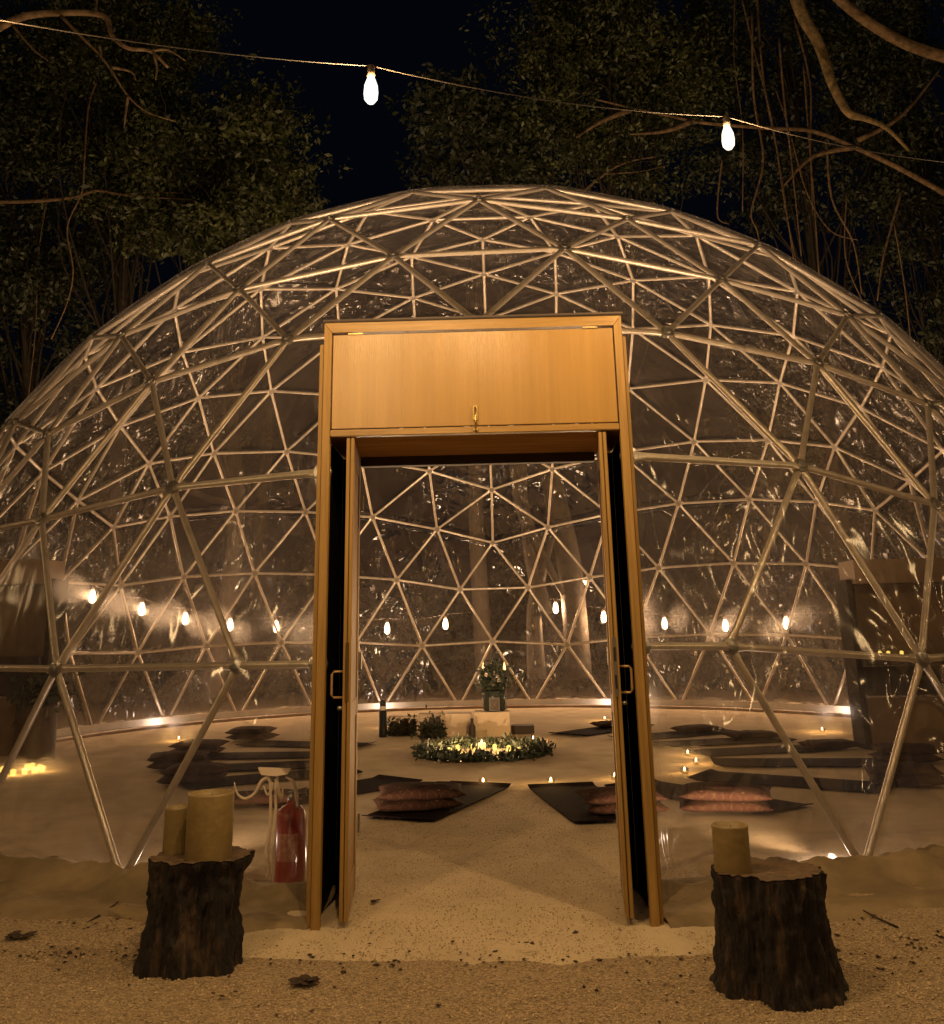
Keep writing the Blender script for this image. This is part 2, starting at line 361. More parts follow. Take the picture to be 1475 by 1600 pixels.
def litter_pts(N):
    out = []
    for _ in range(N):
        c = random.random()
        if c < 0.45:      # the line where apron meets gravel
            a = random.uniform(-0.45, 0.45); r = 1.135*R+random.gauss(0, 0.06)
            if 0.17 < abs(a): r = 1.095*R+random.gauss(0, 0.05)
            x, y = r*math.sin(a), -r*math.cos(a)
        elif c < 0.62: x = random.gauss(2.1, 0.5); y = random.gauss(-7.85, 0.14)
        elif c < 0.75: x = random.gauss(-2.2, 0.5); y = random.gauss(-7.75, 0.06)
        else: x = random.uniform(-3, 3); y = random.uniform(-9.3, -7.6)
        if fbm(x, y, 4, 2.2) < -0.05 and c < 0.62: continue
        out.append((x, y, max(ground_z(x, y), sand_z(x, y))+0.006))
    return out
tag(scatter_stones('leaf_litter', 800, M_litter, litter_pts, 0.004, 0.013, 0.3), kind='stuff')

# ------------------------------------------------------------------ geodesic dome (six-frequency hemisphere)
def geodesic(n=6):
    s = 1/math.sqrt(5); c = 2/math.sqrt(5); rad = math.radians
    P = np.array([0, 0, 1.0])
    U = [np.array([c*math.sin(rad(72*i)), c*math.cos(rad(72*i)), s]) for i in range(5)]
    L = [np.array([c*math.sin(rad(72*i+36)), c*math.cos(rad(72*i+36)), -s]) for i in range(5)]
    faces = []
    for i in range(5):
        j = (i+1) % 5; faces += [(P, U[i], U[j]), (U[i], U[j], L[i]), (U[j], L[j], L[i])]
    idx = {}; VV = []; E = set(); T = []
    def vid(v):
        k = tuple(np.round(v, 4)+0.0)
        if k not in idx: idx[k] = len(VV); VV.append(v)
        return idx[k]
    for A, B, C in faces:
        g = {}
        for i in range(n+1):
            for j in range(n+1-i):
                v = (A*(n-i-j)+B*i+C*j)/n; v = v/np.linalg.norm(v)
                if v[2] < -1e-6: continue
                v[2] = max(v[2], 0.0); g[i, j] = vid(v)
        for (i, j), k in g.items():
            for d in ((1, 0), (0, 1), (1, -1)):
                q = g.get((i+d[0], j+d[1]))
                if q is not None: E.add((min(k, q), max(k, q)))
            a, b, c2 = g.get((i, j)), g.get((i+1, j)), g.get((i, j+1)); d = g.get((i+1, j-1))
            if a is not None and b is not None and c2 is not None: T.append((a, b, c2))
            if a is not None and b is not None and d is not None: T.append((a, d, b))
    return np.array(VV), sorted(E), T
GV, GE, GT = geodesic()
# the frame was bolted together by hand: measured joints sit a few centimetres off the ideal
MEAS = [(0, 0, 0)]
def project(v):
    d = np.array(v)-CAM; z = d@_f
    return 737.5+SX+FPX*(d@_r2)/z, 800+SY-FPX*(d@_u2)/z, z
OBS_F = [(190,1378),(1350,1360),(372,1040),(1140,1010),(88,1045),(1440,1030),(270,762),(1250,728),(65,812),(1460,788),(450,530),(1042,520),(237,597),(1277,568),(75,678),(1450,632),(615,400),(882,388),(374,452),(1127,437),(190,524),(1325,493),(748,312),(515,342),(980,342),(325,412),(1185,383)]
OBS_B = [(770,848),(856,824),(683,827),(582,808),(768,765),(671,736),(863,733),(719,921),(825,918),(620,906),(921.5,902),(660,1009),(886,1007.5),(770,1002),(718,1105),(833,1105),(598,1108),(955,1103)]
NODE = GV*R
for obs, front in ((OBS_F, True), (OBS_B, False)):
    for (px, py) in obs:
        best = None
        for i, v in enumerate(GV*R):
            if (v[1] < 0) != front: continue
            a, b, z = project(v); e = math.hypot(a-px, b-py)
            if best is None or e < best[0]: best = (e, i, a, b, z)
        e, i, a, b, z = best
        if e > 26: continue
        NODE[i] = GV[i]*R + _r2*(px-a)*z/FPX - _u2*(py-b)*z/FPX
        NODE[i][2] = max(0.0, NODE[i][2])
PX0, PX1, PZ, PY = -0.1251*R, 0.1216*R, 0.4518*R, -1.0786*R      # porch: sides, top, front plane
def inside_porch(v): return PX0 < v[0] < PX1 and v[2] < PZ and v[1] < 0
dome = thing('geodesic_dome', (0, 0, 0), 'large clear geodesic dome of pale steel struts under a transparent film cover, glowing at night', 'dome')
HUBS = [i for i in range(len(NODE)) if not inside_porch(NODE[i])]
KEEP_CUT = []
struts = []
for (a, b) in GE:
    ia, ib = inside_porch(NODE[a]), inside_porch(NODE[b])
    if ia and ib: continue
    p, q = Vector(NODE[a]), Vector(NODE[b])
    if ia or ib:
        if ia: p, q = q, p
        if abs(p.z-q.z) > 0.55 or p.z > 3.2 or max(p.z, q.z) < 0.05: continue   # only the level ones run to the jamb
        x = PX0-0.01 if p.x < 0 else PX1+0.01
        t = (x-p.x)/(q.x-p.x); q = p.lerp(q, t)
        # the stub is bent out to the front jamb
        seen = {(-1, 1): (495, 738), (1, 1): (990, 712), (-1, 0): (487, 1038), (1, 0): (1015, 1010)}[(-1 if p.x < 0 else 1, 1 if q.z > 1.8 else 0)]
        q = Vector((x, PY+0.10, at_depth(*seen, PY+0.10).z)); KEEP_CUT.append(q.copy())
    struts.append((p, q, ia or ib))
def vis_score(s):
    m = (s[0]+s[1])/2; a, b, z = project(m)
    if z < 0.5 or a < -200 or a > 1675 or b > 1800 or b < -200: return -1
    return 1.0/z
struts.sort(key=vis_score, reverse=True)
SR = 0.0235
_unit = None
def strut_mesh():
    # a pipe with flattened, slightly necked ends, unit length along z
    prof = [(0.0, 0.035, 0.010), (0.03, 0.034, 0.011), (0.075, SR, SR), (0.5, SR, SR), (0.925, SR, SR), (0.97, 0.034, 0.011), (1.0, 0.035, 0.010)]
    V = []; F = []; seg = 8
    for (t, a, b) in prof:
        for k in range(seg):
            th = 2*math.pi*k/seg; V.append((a*math.cos(th), b*math.sin(th), t))
    for i in range(len(prof)-1):
        for k in range(seg): F.append((i*seg+k, i*seg+(k+1) % seg, (i+1)*seg+(k+1) % seg, (i+1)*seg+k))
    F.append(tuple(range(seg-1, -1, -1))); F.append(tuple((len(prof)-1)*seg+k for k in range(seg)))
    me = bpy.data.meshes.new('strut'); me.from_pydata(V, [], F); me.materials.append(M_steel)
    me.polygons.foreach_set('use_smooth', [True]*len(me.polygons)); return me
SME = strut_mesh()
def strut_matrix(p, q):
    d = q-p; L = d.length; zax = d/L; nrm = (p+q).normalized()
    xax = zax.cross(nrm).normalized(); yax = zax.cross(xax)
    M = Matrix((( xax.x, yax.x, zax.x*L, p.x), (xax.y, yax.y, zax.y*L, p.y), (xax.z, yax.z, zax.z*L, p.z), (0, 0, 0, 1)))
    return M
rest = MB()
for i, (p, q, cut) in enumerate(struts):
    if i < 298:
        o = bpy.data.objects.new('strut', SME); COL.objects.link(o); o.parent = dome; o.matrix_local = strut_matrix(p, q)
    else:
        M = strut_matrix(p, q); rest.add(([M @ v.co for v in SME.vertices], [tuple(pp.vertices) for pp in SME.polygons]))
rs = rest.build('strut_mass', M_steel, dome); tag(rs, kind='stuff')
# joints: washers and bolts through the flattened ends
bm = bmesh.new(); add_lathe(bm, [(0.052, -0.016), (0.056, 0.0), (0.052, 0.016), (0.03, 0.02), (0.028, 0.034), (0.0, 0.036)], seg=10)
jme = bpy.data.meshes.new('joint'); bm.to_mesh(jme); bm.free(); jme.materials.append(M_bolt)
for i in HUBS:
    v = Vector(NODE[i]); o = bpy.data.objects.new('joint', jme); COL.objects.link(o); o.parent = dome
    o.location = v; o.rotation_euler = v.to_track_quat('Z', 'Y').to_euler() if v.length > 0 else (0, 0, 0)
for v in KEEP_CUT:
    o = bpy.data.objects.new('joint', jme); COL.objects.link(o); o.parent = dome; o.location = v; o.rotation_euler = Vector((0, -1, 0.1)).to_track_quat('Z', 'Y').to_euler()
# film cover: facets bowed slightly outwards, wrinkled, cut round the porch
def film():
    K = 7; idx = {}; V = []; F = []
    def vid(p):
        k = (round(p[0], 3), round(p[1], 3), round(p[2], 3))
        if k not in idx: idx[k] = len(V); V.append(p)
        return idx[k]
    for (a, b, c) in GT:
        A, B, C = NODE[a], NODE[b], NODE[c]; g = {}
        for i in range(K+1):
            for j in range(K+1-i):
                p = (A*(K-i-j)+B*i+C*j)/K; n = p/np.linalg.norm(p)
                p = p*(1-0.30)+n*R*0.30 + n*0.045
                g[i, j] = vid(p)
        for i in range(K):
            for j in range(K-i):
                F.append((g[i, j], g[i+1, j], g[i, j+1]))
                if j < K-i-1: F.append((g[i+1, j], g[i+1, j+1], g[i, j+1]))
    W = []
    for p in V:
        n = Vector(p).normalized(); x, y, z = p
        amp = 0.010*fbm(x, y, z, 1.3)+0.006*fbm(x*1.0, y, z*0.35, 5.0)
        # gathers that run to the upper corners of the porch
        for (cx, cy, cz, sgn) in ((PX0, -0.88*R, PZ-0.12, -1), (PX1, -0.88*R, PZ-0.12, 1)):
            if y < 0:
                dx, dz = (x-cx)*sgn, z-cz; d = math.hypot(dx, dz)
                if dx > -0.1 and d < 2.6:
                    th = math.atan2(dz, dx); amp += 0.045*math.sin(th*26)*math.exp(-d*0.8)*min(1, d/0.25)
        if z < 2.6 and abs(x) < 2.4 and y < 0: amp += 0.016*math.sin(x*11+2.5*fbm(x, y, z, 1.6))*fbm(x, y, z, 0.9)*2
        W.append(Vector(p)+n*amp)
    me = bpy.data.meshes.new('film_cover'); me.from_pydata(W, [], F); bm = bmesh.new(); bm.from_mesh(me)
    for co, no in (((PX0, 0, 0), (1, 0, 0)), ((PX1, 0, 0), (1, 0, 0)), ((0, 0, PZ), (0, 0, 1))):
        gf = [f for f in bm.faces if f.calc_center_median().y < -5 and abs(f.calc_center_median().x) < 1.3]
        ge = list({e for f in gf for e in f.edges}); gv = list({v for f in gf for v in f.verts})
        bmesh.ops.bisect_plane(bm, geom=gf+ge+gv, plane_co=co, plane_no=no)
    kill = [f for f in bm.faces if (lambda c: PX0 < c.x < PX1 and c.z < PZ and c.y < 0)(f.calc_center_median())]
    bmesh.ops.delete(bm, geom=kill, context='FACES')
    # pull the cut edge forward to the back of the porch frame
    for v in bm.verts:
        if v.co.y < 0:
            if (abs(v.co.x-PX0) < 1e-3 or abs(v.co.x-PX1) < 1e-3) and v.co.z < PZ+1e-3: v.co.y = min(v.co.y, PY+0.12)
            elif (PX0-0.32 < v.co.x < PX0 or PX1 < v.co.x < PX1+0.32) and v.co.z < PZ:
                dx = min(abs(v.co.x-PX0), abs(v.co.x-PX1)); t = (1-dx/0.32)**2; v.co.y = v.co.y*(1-t)+min(v.co.y, PY+0.12)*t
    o = obj('film_cover', bm, M_pvc, dome, True); bpy.data.meshes.remove(me); return o
film()
# film wrinkles beside the left jamb, their highlights put in as pale tubes
def P3(px, py, y): return at_depth(px, py, y)
yf = -0.985*R
folds = [[(366, 1222), (371, 1240), (383, 1248), (398, 1240), (408, 1222), (419, 1216), (424, 1232), (418, 1242), (412, 1228)],
         [(432, 1206), (434, 1232), (440, 1248), (442, 1232)], [(446, 1214), (458, 1222), (463, 1240), (465, 1262)],
         [(420, 1210), (423, 1250), (421, 1300), (416, 1330), (421, 1352), (416, 1376)], [(430, 1216), (431, 1260), (428, 1310), (428, 1350), (426, 1382)]]
for f in folds:
    pts = [P3(x, y, yf) for x, y in f]
    sm = []
    for i in range(len(pts)-1):
        p0 = pts[max(0, i-1)]; p1 = pts[i]; p2 = pts[i+1]; p3 = pts[min(len(pts)-1, i+2)]
        for k in range(5):
            t = k/5; sm.append(0.5*((2*p1)+(p2-p0)*t+(2*p0-5*p1+4*p2-p3)*t*t+(3*p1-p0-3*p2+p3)*t**3))
    sm.append(pts[-1]); n = len(sm)
    tube('fold_highlight', sm, [0.003+0.009*math.sin(math.pi*(i+0.5)/n) for i in range(n)], M_fold_highlight, dome, 6)
# torn film patch folded over at the top, in the same pale highlight colour
V = [P3(403, 1200, yf), P3(454, 1202, yf), P3(449, 1210, yf-0.02), P3(430, 1213, yf-0.03), P3(408, 1211, yf-0.02)]
pyobj('film_flap', V+[v+Vector((0, 0.01, 0.004)) for v in V], [(0, 1, 2, 3, 4), (9, 8, 7, 6, 5)]+[(i, (i+1) % 5, 5+(i+1) % 5, 5+i) for i in range(5)], M_fold_highlight, dome)
# canvas skirt outside, white liner inside, timber kerb ring
def ring_strip(name, prof, a0, a1, n, m, zf=None, closed=False):
    V = []; F = []; k = len(prof)
    for i in range(n+1):
        a = a0+(a1-a0)*i/n
        for j, (r, z) in enumerate(prof):
            rr, zz = zf(a, j, r, z) if zf else (r, z)
            V.append((rr*math.sin(a), -rr*math.cos(a), zz))
    for i in range(n):
        for j in range(k-1): F.append((i*k+j, (i+1)*k+j, (i+1)*k+j+1, i*k+j+1))
    return pyobj(name, V, F, m, dome, True)
prof = [(0.992*R, -0.03), (0.996*R, 0.05), (1.002*R, 0.108), (1.008*R, 0.115), (1.016*R, 0.095), (1.026*R, 0.06), (1.036*R, 0.035), (1.05*R, 0.016), (1.065*R, 0.010), (1.08*R, 0.004), (1.092*R, -0.02)]
def skirt_fn(a, j, r, z):
    near = min(1, max(0.5, (abs(a)-0.115)/0.16))
    n1 = fbm(a*9, j*0.25, 0, 1); n2 = fbm(a*38, j*0.5, 3, 1)
    if 1 < j < 10: z = z*near+ (0.030*n1+0.022*n2+0.016*fbm(a*70, j*0.9, 8, 1)-0.05*abs(fbm(a*22+j*0.35, j*0.3, 2, 1))+0.015)*(1 if j < 8 else 0.3)*near
    if j >= 8: z = max(z, -0.02)+0.006
    if j == 10: r += 0.22*n1; z = -0.045
    if j in (8, 9): r += 0.1*n1
    return r, z
for a0, a1 in ((-math.pi, -0.118), (0.118, math.pi)):
    ring_strip('canvas_skirt', prof, a0, a1, 520, M_canvas, skirt_fn)
ring_strip('white_liner', [(0.985*R, 0.0), (0.987*R, 0.06), (0.986*R, 0.13)], 1.0, 2*math.pi-1.0, 160, M_liner, lambda a, j, r, z: (r+0.012*fbm(a*20, j, 0, 1), z))
M_kerb = mat('kerb_timber', (0.20, 0.12, 0.06), 0.6, 0, 5, (0.30, 0.19, 0.10))
ring_strip('kerb_board', [(0.925*R, 0.0), (0.926*R, 0.035), (0.945*R, 0.045), (0.962*R, 0.02), (0.983*R, 0.02)], 1.0, 2*math.pi-1.0, 160, M_kerb)

# ------------------------------------------------------------------ entrance porch
porch = thing('entrance_porch', (0, 0, 0), 'varnished plywood door porch set into the dome front, hatch panel above two open door leaves', 'doorway')
def X(v): return v*R
zb, zt = 0.3555*R, 0.4518*R
def beam(name, x0, x1, y0, y1, z0, z1, m, parent=porch, bev=0.004):
    return box(name, ((x0+x1)/2, (y0+y1)/2, (z0+z1)/2), (abs(x1-x0), abs(y1-y0), abs(z1-z0)), m, parent, bev)
jw = 0.044
zhb = zb                       # underside of the bottom rail
def frame_piece(name, pts, m, y0=PY, y1=PY+0.05):
    V = [(x, y0, z) for x, z in pts]+[(x, y1, z) for x, z in pts]; n = len(pts)
    F = [tuple(range(n)), tuple(range(2*n-1, n-1, -1))]+[(i, i+n, (i+1) % n+n, (i+1) % n) for i in range(n)]
    return pyobj(name, V, [tuple(reversed(f)) for f in F], m, porch)
g = 0.0015
frame_piece('jamb', [(PX0, -0.03), (PX0+jw, -0.03), (PX0+jw, zt-jw-0.016-g), (PX0, zt-g)], M_ply2)
frame_piece('jamb', [(PX1-jw, -0.03), (PX1, -0.03), (PX1, zt-g), (PX1-jw, zt-jw-0.016-g)], M_ply2)
frame_piece('head_rail', [(PX0+g, zt), (PX0+jw+g, zt-jw-0.016), (PX1-jw-g, zt-jw-0.016), (PX1-g, zt)], M_plyh)
beam('bottom_rail', PX0+jw+g, PX1-jw-g, PY+0.001, PY+0.05, zhb-0.004, zhb+0.034, M_plyh)
beam('roof_board', PX0-0.01, PX1+0.01, PY-0.012, PY+1.35, zt+0.001, zt+0.018, M_dark)
beam('side_board', PX0-0.030, PX0-0.004, PY+0.03, PY+0.12, -0.03, zt-0.12, M_ply2)
beam('side_board', PX1+0.004, PX1+0.025, PY+0.03, PY+0.12, -0.03, zt-0.12, M_ply2)
beam('side_wall', PX0+0.0, PX0+0.012, PY+0.052, PY+0.70, -0.03, zhb, M_black)
beam('side_wall', PX1-0.012, PX1, PY+0.052, PY+0.70, -0.03, zhb, M_black)
beam('side_wall', PX0+0.001, PX0+0.013, PY+0.052, PY+1.35, zhb+0.001, zt-0.001, M_ply)
beam('side_wall', PX1-0.013, PX1-0.001, PY+0.052, PY+1.35, zhb+0.001, zt-0.001, M_ply)
# black sheet added to keep the gap between jamb and leaf dark
for sx, x0, x1 in ((-1, PX0+0.013, PX0+0.085), (1, PX1-0.085, PX1-0.013)):
    V = []; F = []; n = 30
    for i in range(n+1):
        x = x0+(x1-x0)*i/n; y = PY+0.665+0.012*math.sin(i*1.3)
        V += [(x, y, -0.01), (x, y+0.004, zhb-0.01)]
    for i in range(n): F.append((2*i, 2*i+2, 2*i+3, 2*i+1))
    pyobj('gap_blackout', V, F, M_black, porch)
# hatch panel
hx0, hx1 = PX0+jw+0.008, PX1-jw-0.008
hp = beam('hatch_panel', hx0, hx1, PY+0.010, PY+0.030, zhb+0.042, zt-jw-0.030, M_ply, porch, 0.002)
for hx in (hx0+0.13, hx1-0.13):
    box('hinge', (hx, PY+0.006, zt-jw-0.025), (0.085, 0.008, 0.007), M_brass, hp)
lx = -0.0021*R+0.01
la = box('latch', (lx, PY+0.004, zhb+0.115), (0.028, 0.010, 0.085), M_brass, hp, 0.003)
tube('latch_bolt', [(lx, PY-0.006, zhb+0.145), (lx, PY-0.006, zhb-0.002)], 0.006, M_brass, porch, 8)
box('latch_keeper', (lx, PY-0.004, zhb+0.016), (0.03, 0.012, 0.018), M_brass, porch, 0.002)
box('ceiling_board', ((PX0+PX1)/2, PY+0.05+0.34, zhb+0.010), (PX1-PX0-0.03, 0.68, 0.014), M_ceil, porch)
beam('lintel', PX0+0.12, PX1-0.12, PY+0.69, PY+0.76, zhb-0.055, zhb+0.06, M_dark)
# door leaves standing open at right angles, free edge towards the camera
def leaf(side):
    if side < 0: xa, xb = -0.1052*R, -0.1052*R+0.043
    else: xa, xb = 0.0978*R, 0.0978*R+0.043
    y0, y1 = PY+0.01, PY+0.70; z0, z1 = 0.02, zhb-0.012
    xm = (xa+xb)/2
    lf = beam('door_leaf', xa+0.008, xb-0.008, y0+0.11, y1-0.11, z0+0.14, z1-0.13, M_ply2); lf['label'] = 'door leaf swung open beside the %s jamb' % ('left' if side < 0 else 'right')
    def sub(name, *a, m=M_ply2, bev=0.003): return beam(name, *a, m, lf, bev)
    sub('stile', xa, xm-0.002, y0, y0+0.108, z0, z1); sub('stile', xm+0.002, xb, y0, y0+0.108, z0, z1)
    sub('stile', xa, xb, y1-0.108, y1, z0, z1)
    sub('rail', xa+0.002, xb-0.002, y0+0.109, y1-0.109, z1-0.128, z1); sub('rail', xa+0.002, xb-0.002, y0+0.109, y1-0.109, z0, z0+0.138)
    sub('rail', xa+0.002, xb-0.002, y0+0.109, y1-0.109, 0.95, 1.05)
    # lock plate on the free edge
    sub('lock_plate', xm-0.010, xm+0.010, y0-0.003, y0+0.001, 1.06, 1.36, m=M_brass if side < 0 else M_bolt, bev=0.0005)
    if side > 0:
        for z in (1.10, 1.24): sub('lock_slot', xm-0.006, xm+0.006, y0-0.005, y0-0.0025, z, z+0.07, m=M_rubber, bev=0)
    s = side
    xo = xa if side < 0 else xb
    zc = 1.145
    hh = 0.066; yh = y0+0.045
    pts = [(xo, yh, zc+hh), (xo+s*0.050, yh, zc+hh), (xo+s*0.060, yh, zc+hh-0.010), (xo+s*0.062, yh, zc), (xo+s*0.060, yh, zc-hh+0.010), (xo+s*0.050, yh, zc-hh), (xo, yh, zc-hh)]
    mb = MB(); mb.add(tube_arrays(pts, 0.0065, 8))
    for q in range(15):
        z = zc-0.05+q*0.0071
        mb.add(tube_arrays([(xo+s*0.062-0.006, yh-0.004, z-0.003), (xo+s*0.062+0.006, yh-0.004, z+0.003)], 0.0048, 5))
    mb.build('handle', M_rope, lf)
    tube('key_cylinder', [(xo, y0+0.045, zc-0.12), (xo+s*0.03, y0+0.045, zc-0.12)], 0.011, M_bolt, lf, 10)
    sh = 0.062
    for o in [lf]+list(lf.children):
        for v in o.data.vertices:
            t_ = (v.co.y-y0)/(y1-y0); v.co.x += side*sh*t_
    return lf
leaf(-1); leaf(1)
for z in (0.35, 1.25, 2.2):
    for x in (-0.1055*R+0.05, 0.0985*R-0.03): box('door_hinge', (x+(-0.055 if x < 0 else 0.09), PY+0.715, z), (0.012, 0.03, 0.10), M_bolt, porch)

# ------------------------------------------------------------------ stumps and big candles
def stump(name, loc, h, prof, seed, label, rz=0.0):
    random.seed(seed); t = thing(name, loc, label, 'tree stump', 'stumps beside the door')
    seg = 120; V = []; F = []; nz = 44
    lob = [(random.uniform(0, 6.28), random.uniform(0.006, 0.016), k) for k in (2, 3, 5, 7)]
    for i in range(nz+1):
        u = i/nz; z = h*u
        # profile gives radius along x and y
        for j in range(len(prof)-1):
            if prof[j][0] <= u <= prof[j+1][0]:
                q = (u-prof[j][0])/(prof[j+1][0]-prof[j][0]); q = q*q*(3-2*q); r0 = prof[j][1]*(1-q)+prof[j+1][1]*q; off = prof[j][2]*(1-q)+prof[j+1][2]*q; break
        for k in range(seg):
            a = 2*math.pi*k/seg; r = r0
            for (p, am, f) in lob: r += am*math.sin(f*a+p)*(0.8+0.5*(1-u)**2)
            gz = 0.5+0.5*(1-u)
            ridge = abs(math.sin(a*11+1.5*fbm(a, z*2, seed, 2)))
            r += 0.016*ridge*gz+0.020*fbm(math.cos(a)*3, math.sin(a)*3, z*4+seed, 2.2)+0.015*fbm(math.cos(a)*9, math.sin(a)*9, z*9, 1.5)-0.03*max(0, fbm(math.cos(a)*2, math.sin(a)*2, z*2+seed*3, 1.6)-0.15)
            zz = z+(0.012*fbm(math.cos(a)*2, math.sin(a)*2, seed, 1.5) if i == nz else 0)
            if i == 0: zz -= 0.06
            V.append((off+r*math.cos(a), r*math.sin(a)*0.9, zz))
    for i in range(nz):
        for k in range(seg): F.append((i*seg+k, i*seg+(k+1) % seg, (i+1)*seg+(k+1) % seg, (i+1)*seg+k))
    pyobj('bark', V, F, M_bark, t, True)
    top = [Vector(v) for v in V[nz*seg:]]; c = sum(top, Vector())/seg; TV = [c+(v-c)*s + Vector((0, 0, 0.004-0.012*(1-s))) for s in (1, 0.94, 0.8, 0.6, 0.35) for v in top]+[c-Vector((0, 0, 0.004))]
    TF = [(r*seg+k, r*seg+(k+1) % seg, (r+1)*seg+(k+1) % seg, (r+1)*seg+k) for r in range(4) for k in range(seg)]+[(4*seg+k, 4*seg+(k+1) % seg, 5*seg) for k in range(seg)]
    pyobj('cut_top', TV, TF, M_cut, t, False)
    return t
gl = at_ground(300, 1508); gr = at_ground(1202, 1548)
zl, zr = -0.04, -0.05
stump('tree_stump', (gl.x-0.05, gl.y+0.16, zl), 0.45, [(0, 0.205, -0.01), (0.15, 0.20, -0.01), (0.45, 0.180, -0.01), (0.8, 0.195, 0.0), (1, 0.218, 0.022)], 3, 'knotty dark stump left of the door, flared at top, carrying two candles')
stump('tree_stump', (gr.x+0.085, gr.y+0.17, zr), 0.45, [(0, 0.245, 0), (0.12, 0.228, 0.0), (0.4, 0.215, 0), (0.8, 0.215, -0.005), (1, 0.218, -0.005)], 11, 'broad fluted stump right of the door, carrying a single candle')
def candle(loc, r, h, label):
    t = thing('pillar_candle', loc, label, 'candle', 'unlit pillar candles on the stumps')
    lathe('wax', [(r*0.98, 0), (r, 0.006), (r*1.0, h-0.008), (r*0.985, h), (r*0.93, h), (r*0.90, h-0.02), (r*0.5, h-0.035), (0, h-0.04)], M_wax, t, seg=40)
    tube('wick', [(0, 0, h-0.04), (0.002, 0, h-0.012), (0.006, 0.002, h-0.004)], 0.0022, M_rubber, t, 6)
tl = 0.455
def on_top(px, py, y, z): p = at_depth(px, py, y); return Vector((p.x, y, z))
candle(on_top(325, 1346, gl.y+0.12, zl+0.445), 0.107, 0.285, 'tall wide olive pillar candle, front one on the left stump')
candle(on_top(274, 1339, gl.y+0.24, zl+0.445), 0.062, 0.205, 'smaller olive candle half behind the wide one on left stump')
candle(on_top(1146, 1362, gr.y+0.16, zr+0.445), 0.077, 0.185, 'short olive pillar candle alone on the right stump')

# ------------------------------------------------------------------ fire extinguisher
e = at_ground(452, 1376); ex = thing('fire_extinguisher', (e.x, e.y, 0.0), 'red fire extinguisher with black hose standing inside the film left of the door', 'fire extinguisher')
lathe('cylinder', [(0.085, 0), (0.092, 0.01), (0.092, 0.34), (0.085, 0.375), (0.06, 0.405), (0.03, 0.42), (0.026, 0.44)], M_red, ex, seg=32)
lathe('valve', [(0.024, 0.435), (0.026, 0.47), (0.018, 0.475), (0.018, 0.49), (0.0, 0.492)], M_bolt, ex, seg=16)
box('lever', (0.03, 0, 0.495), (0.13, 0.022, 0.008), M_rubber, ex, 0.002, Matrix.Rotation(-0.25, 3, 'Y')); box('grip', (0.03, 0, 0.470), (0.12, 0.022, 0.008), M_rubber, ex, 0.002)
tube('hose', [(0.02, 0, 0.465), (0.08, 0, 0.475), (0.12, 0, 0.43), (0.13, -0.01, 0.34), (0.125, -0.01, 0.2), (0.115, -0.01, 0.11)], [0.010]*5+[0.014], M_rubber, ex, 8)
pv = [(0.0935*math.sin(a), -0.0935*math.cos(a), z) for z in (0.12, 0.27) for a in np.linspace(-0.7, 0.7, 9)]
pyobj('paper_label', pv, [(i, i+1, i+10, i+9) for i in range(8)], mat('faded_label', (0.55, 0.30, 0.20), 0.6, 0, 40, (0.35, 0.06, 0.03)), ex)

# ------------------------------------------------------------------ mats and cushions
def mat_mesh():
    L, W, T = 1.79, 0.62, 0.008; V = []; F = []; nx, ny = 20, 8
    for i in range(nx+1):
        for j in range(ny+1):
            x = L*i/nx; y = W*(j/ny-0.5); curl = 0.02*max(0, 1-x/0.10)**2+0.015*max(0, 1-(L-x)/0.1)**2
            V.append((x, y, T+0.010+curl))
    n = len(V); V += [(x, y, z-T) for x, y, z in V]
    f = lambda i, j: i*(ny+1)+j
    for i in range(nx):
        for j in range(ny):
            F.append((f(i, j), f(i+1, j), f(i+1, j+1), f(i, j+1))); F.append(tuple(n+q for q in (f(i, j+1), f(i+1, j+1), f(i+1, j), f(i, j))))
    for i in range(nx): F.append((f(i, 0)+n, f(i+1, 0)+n, f(i+1, 0), f(i, 0))); F.append((f(i, ny), f(i+1, ny), f(i+1, ny)+n, f(i, ny)+n))
    for j in range(ny): F.append((f(0, j), f(0, j+1), f(0, j+1)+n, f(0, j)+n)); F.append((f(nx, j)+n, f(nx, j+1)+n, f(nx, j+1), f(nx, j)))
    me = bpy.data.meshes.new('yoga_mat'); me.from_pydata(V, [], F); me.materials.append(M_mat); return me
MME = mat_mesh()
def cushion_mesh(seed, L=0.70, W=0.46, H=0.105):
    random.seed(seed); n = 18; V = []; F = []; ph = random.random()*9
    for s in (1, -1):
        for i in range(n+1):
            for j in range(n+1):
                u, v = 2*i/n-1, 2*j/n-1
                e = (1-abs(u)**3.0)*(1-abs(v)**3.0); h = H/2*max(0, e)**0.55
                k = 1-0.05*(1-abs(u))*abs(v)**2; x = u*L/2*(1-0.06*(1-v*v)*abs(u)**3*0); y = v*W/2*(1+0.06*u*u-0.03)
                x *= 1+0.05*v*v-0.03
                h *= 1+0.12*fbm(u*1.2, v*1.2, seed, 1.5); z = s*h+0.012*fbm(u, v, seed*2, 2.0)
                if s < 0: z = max(z, -H/2*0.8)
                V.append((x, y, z+H/2*0.8))
    N = (n+1)**2; f = lambda i, j, s: (N if s < 0 else 0)+i*(n+1)+j
    for i in range(n):
        for j in range(n):
            F.append((f(i, j, 1), f(i+1, j, 1), f(i+1, j+1, 1), f(i, j+1, 1))); F.append((f(i, j+1, -1), f(i+1, j+1, -1), f(i+1, j, -1), f(i, j, -1)))
    me = bpy.data.meshes.new('cushion_cloth'); me.from_pydata(V, [], F)
    bm = bmesh.new(); bm.from_mesh(me); bmesh.ops.remove_doubles(bm, verts=bm.verts, dist=0.003); bm.to_mesh(me); bm.free()
    me.materials.append(M_kilim); me.polygons.foreach_set('use_smooth', [True]*len(me.polygons)); return me
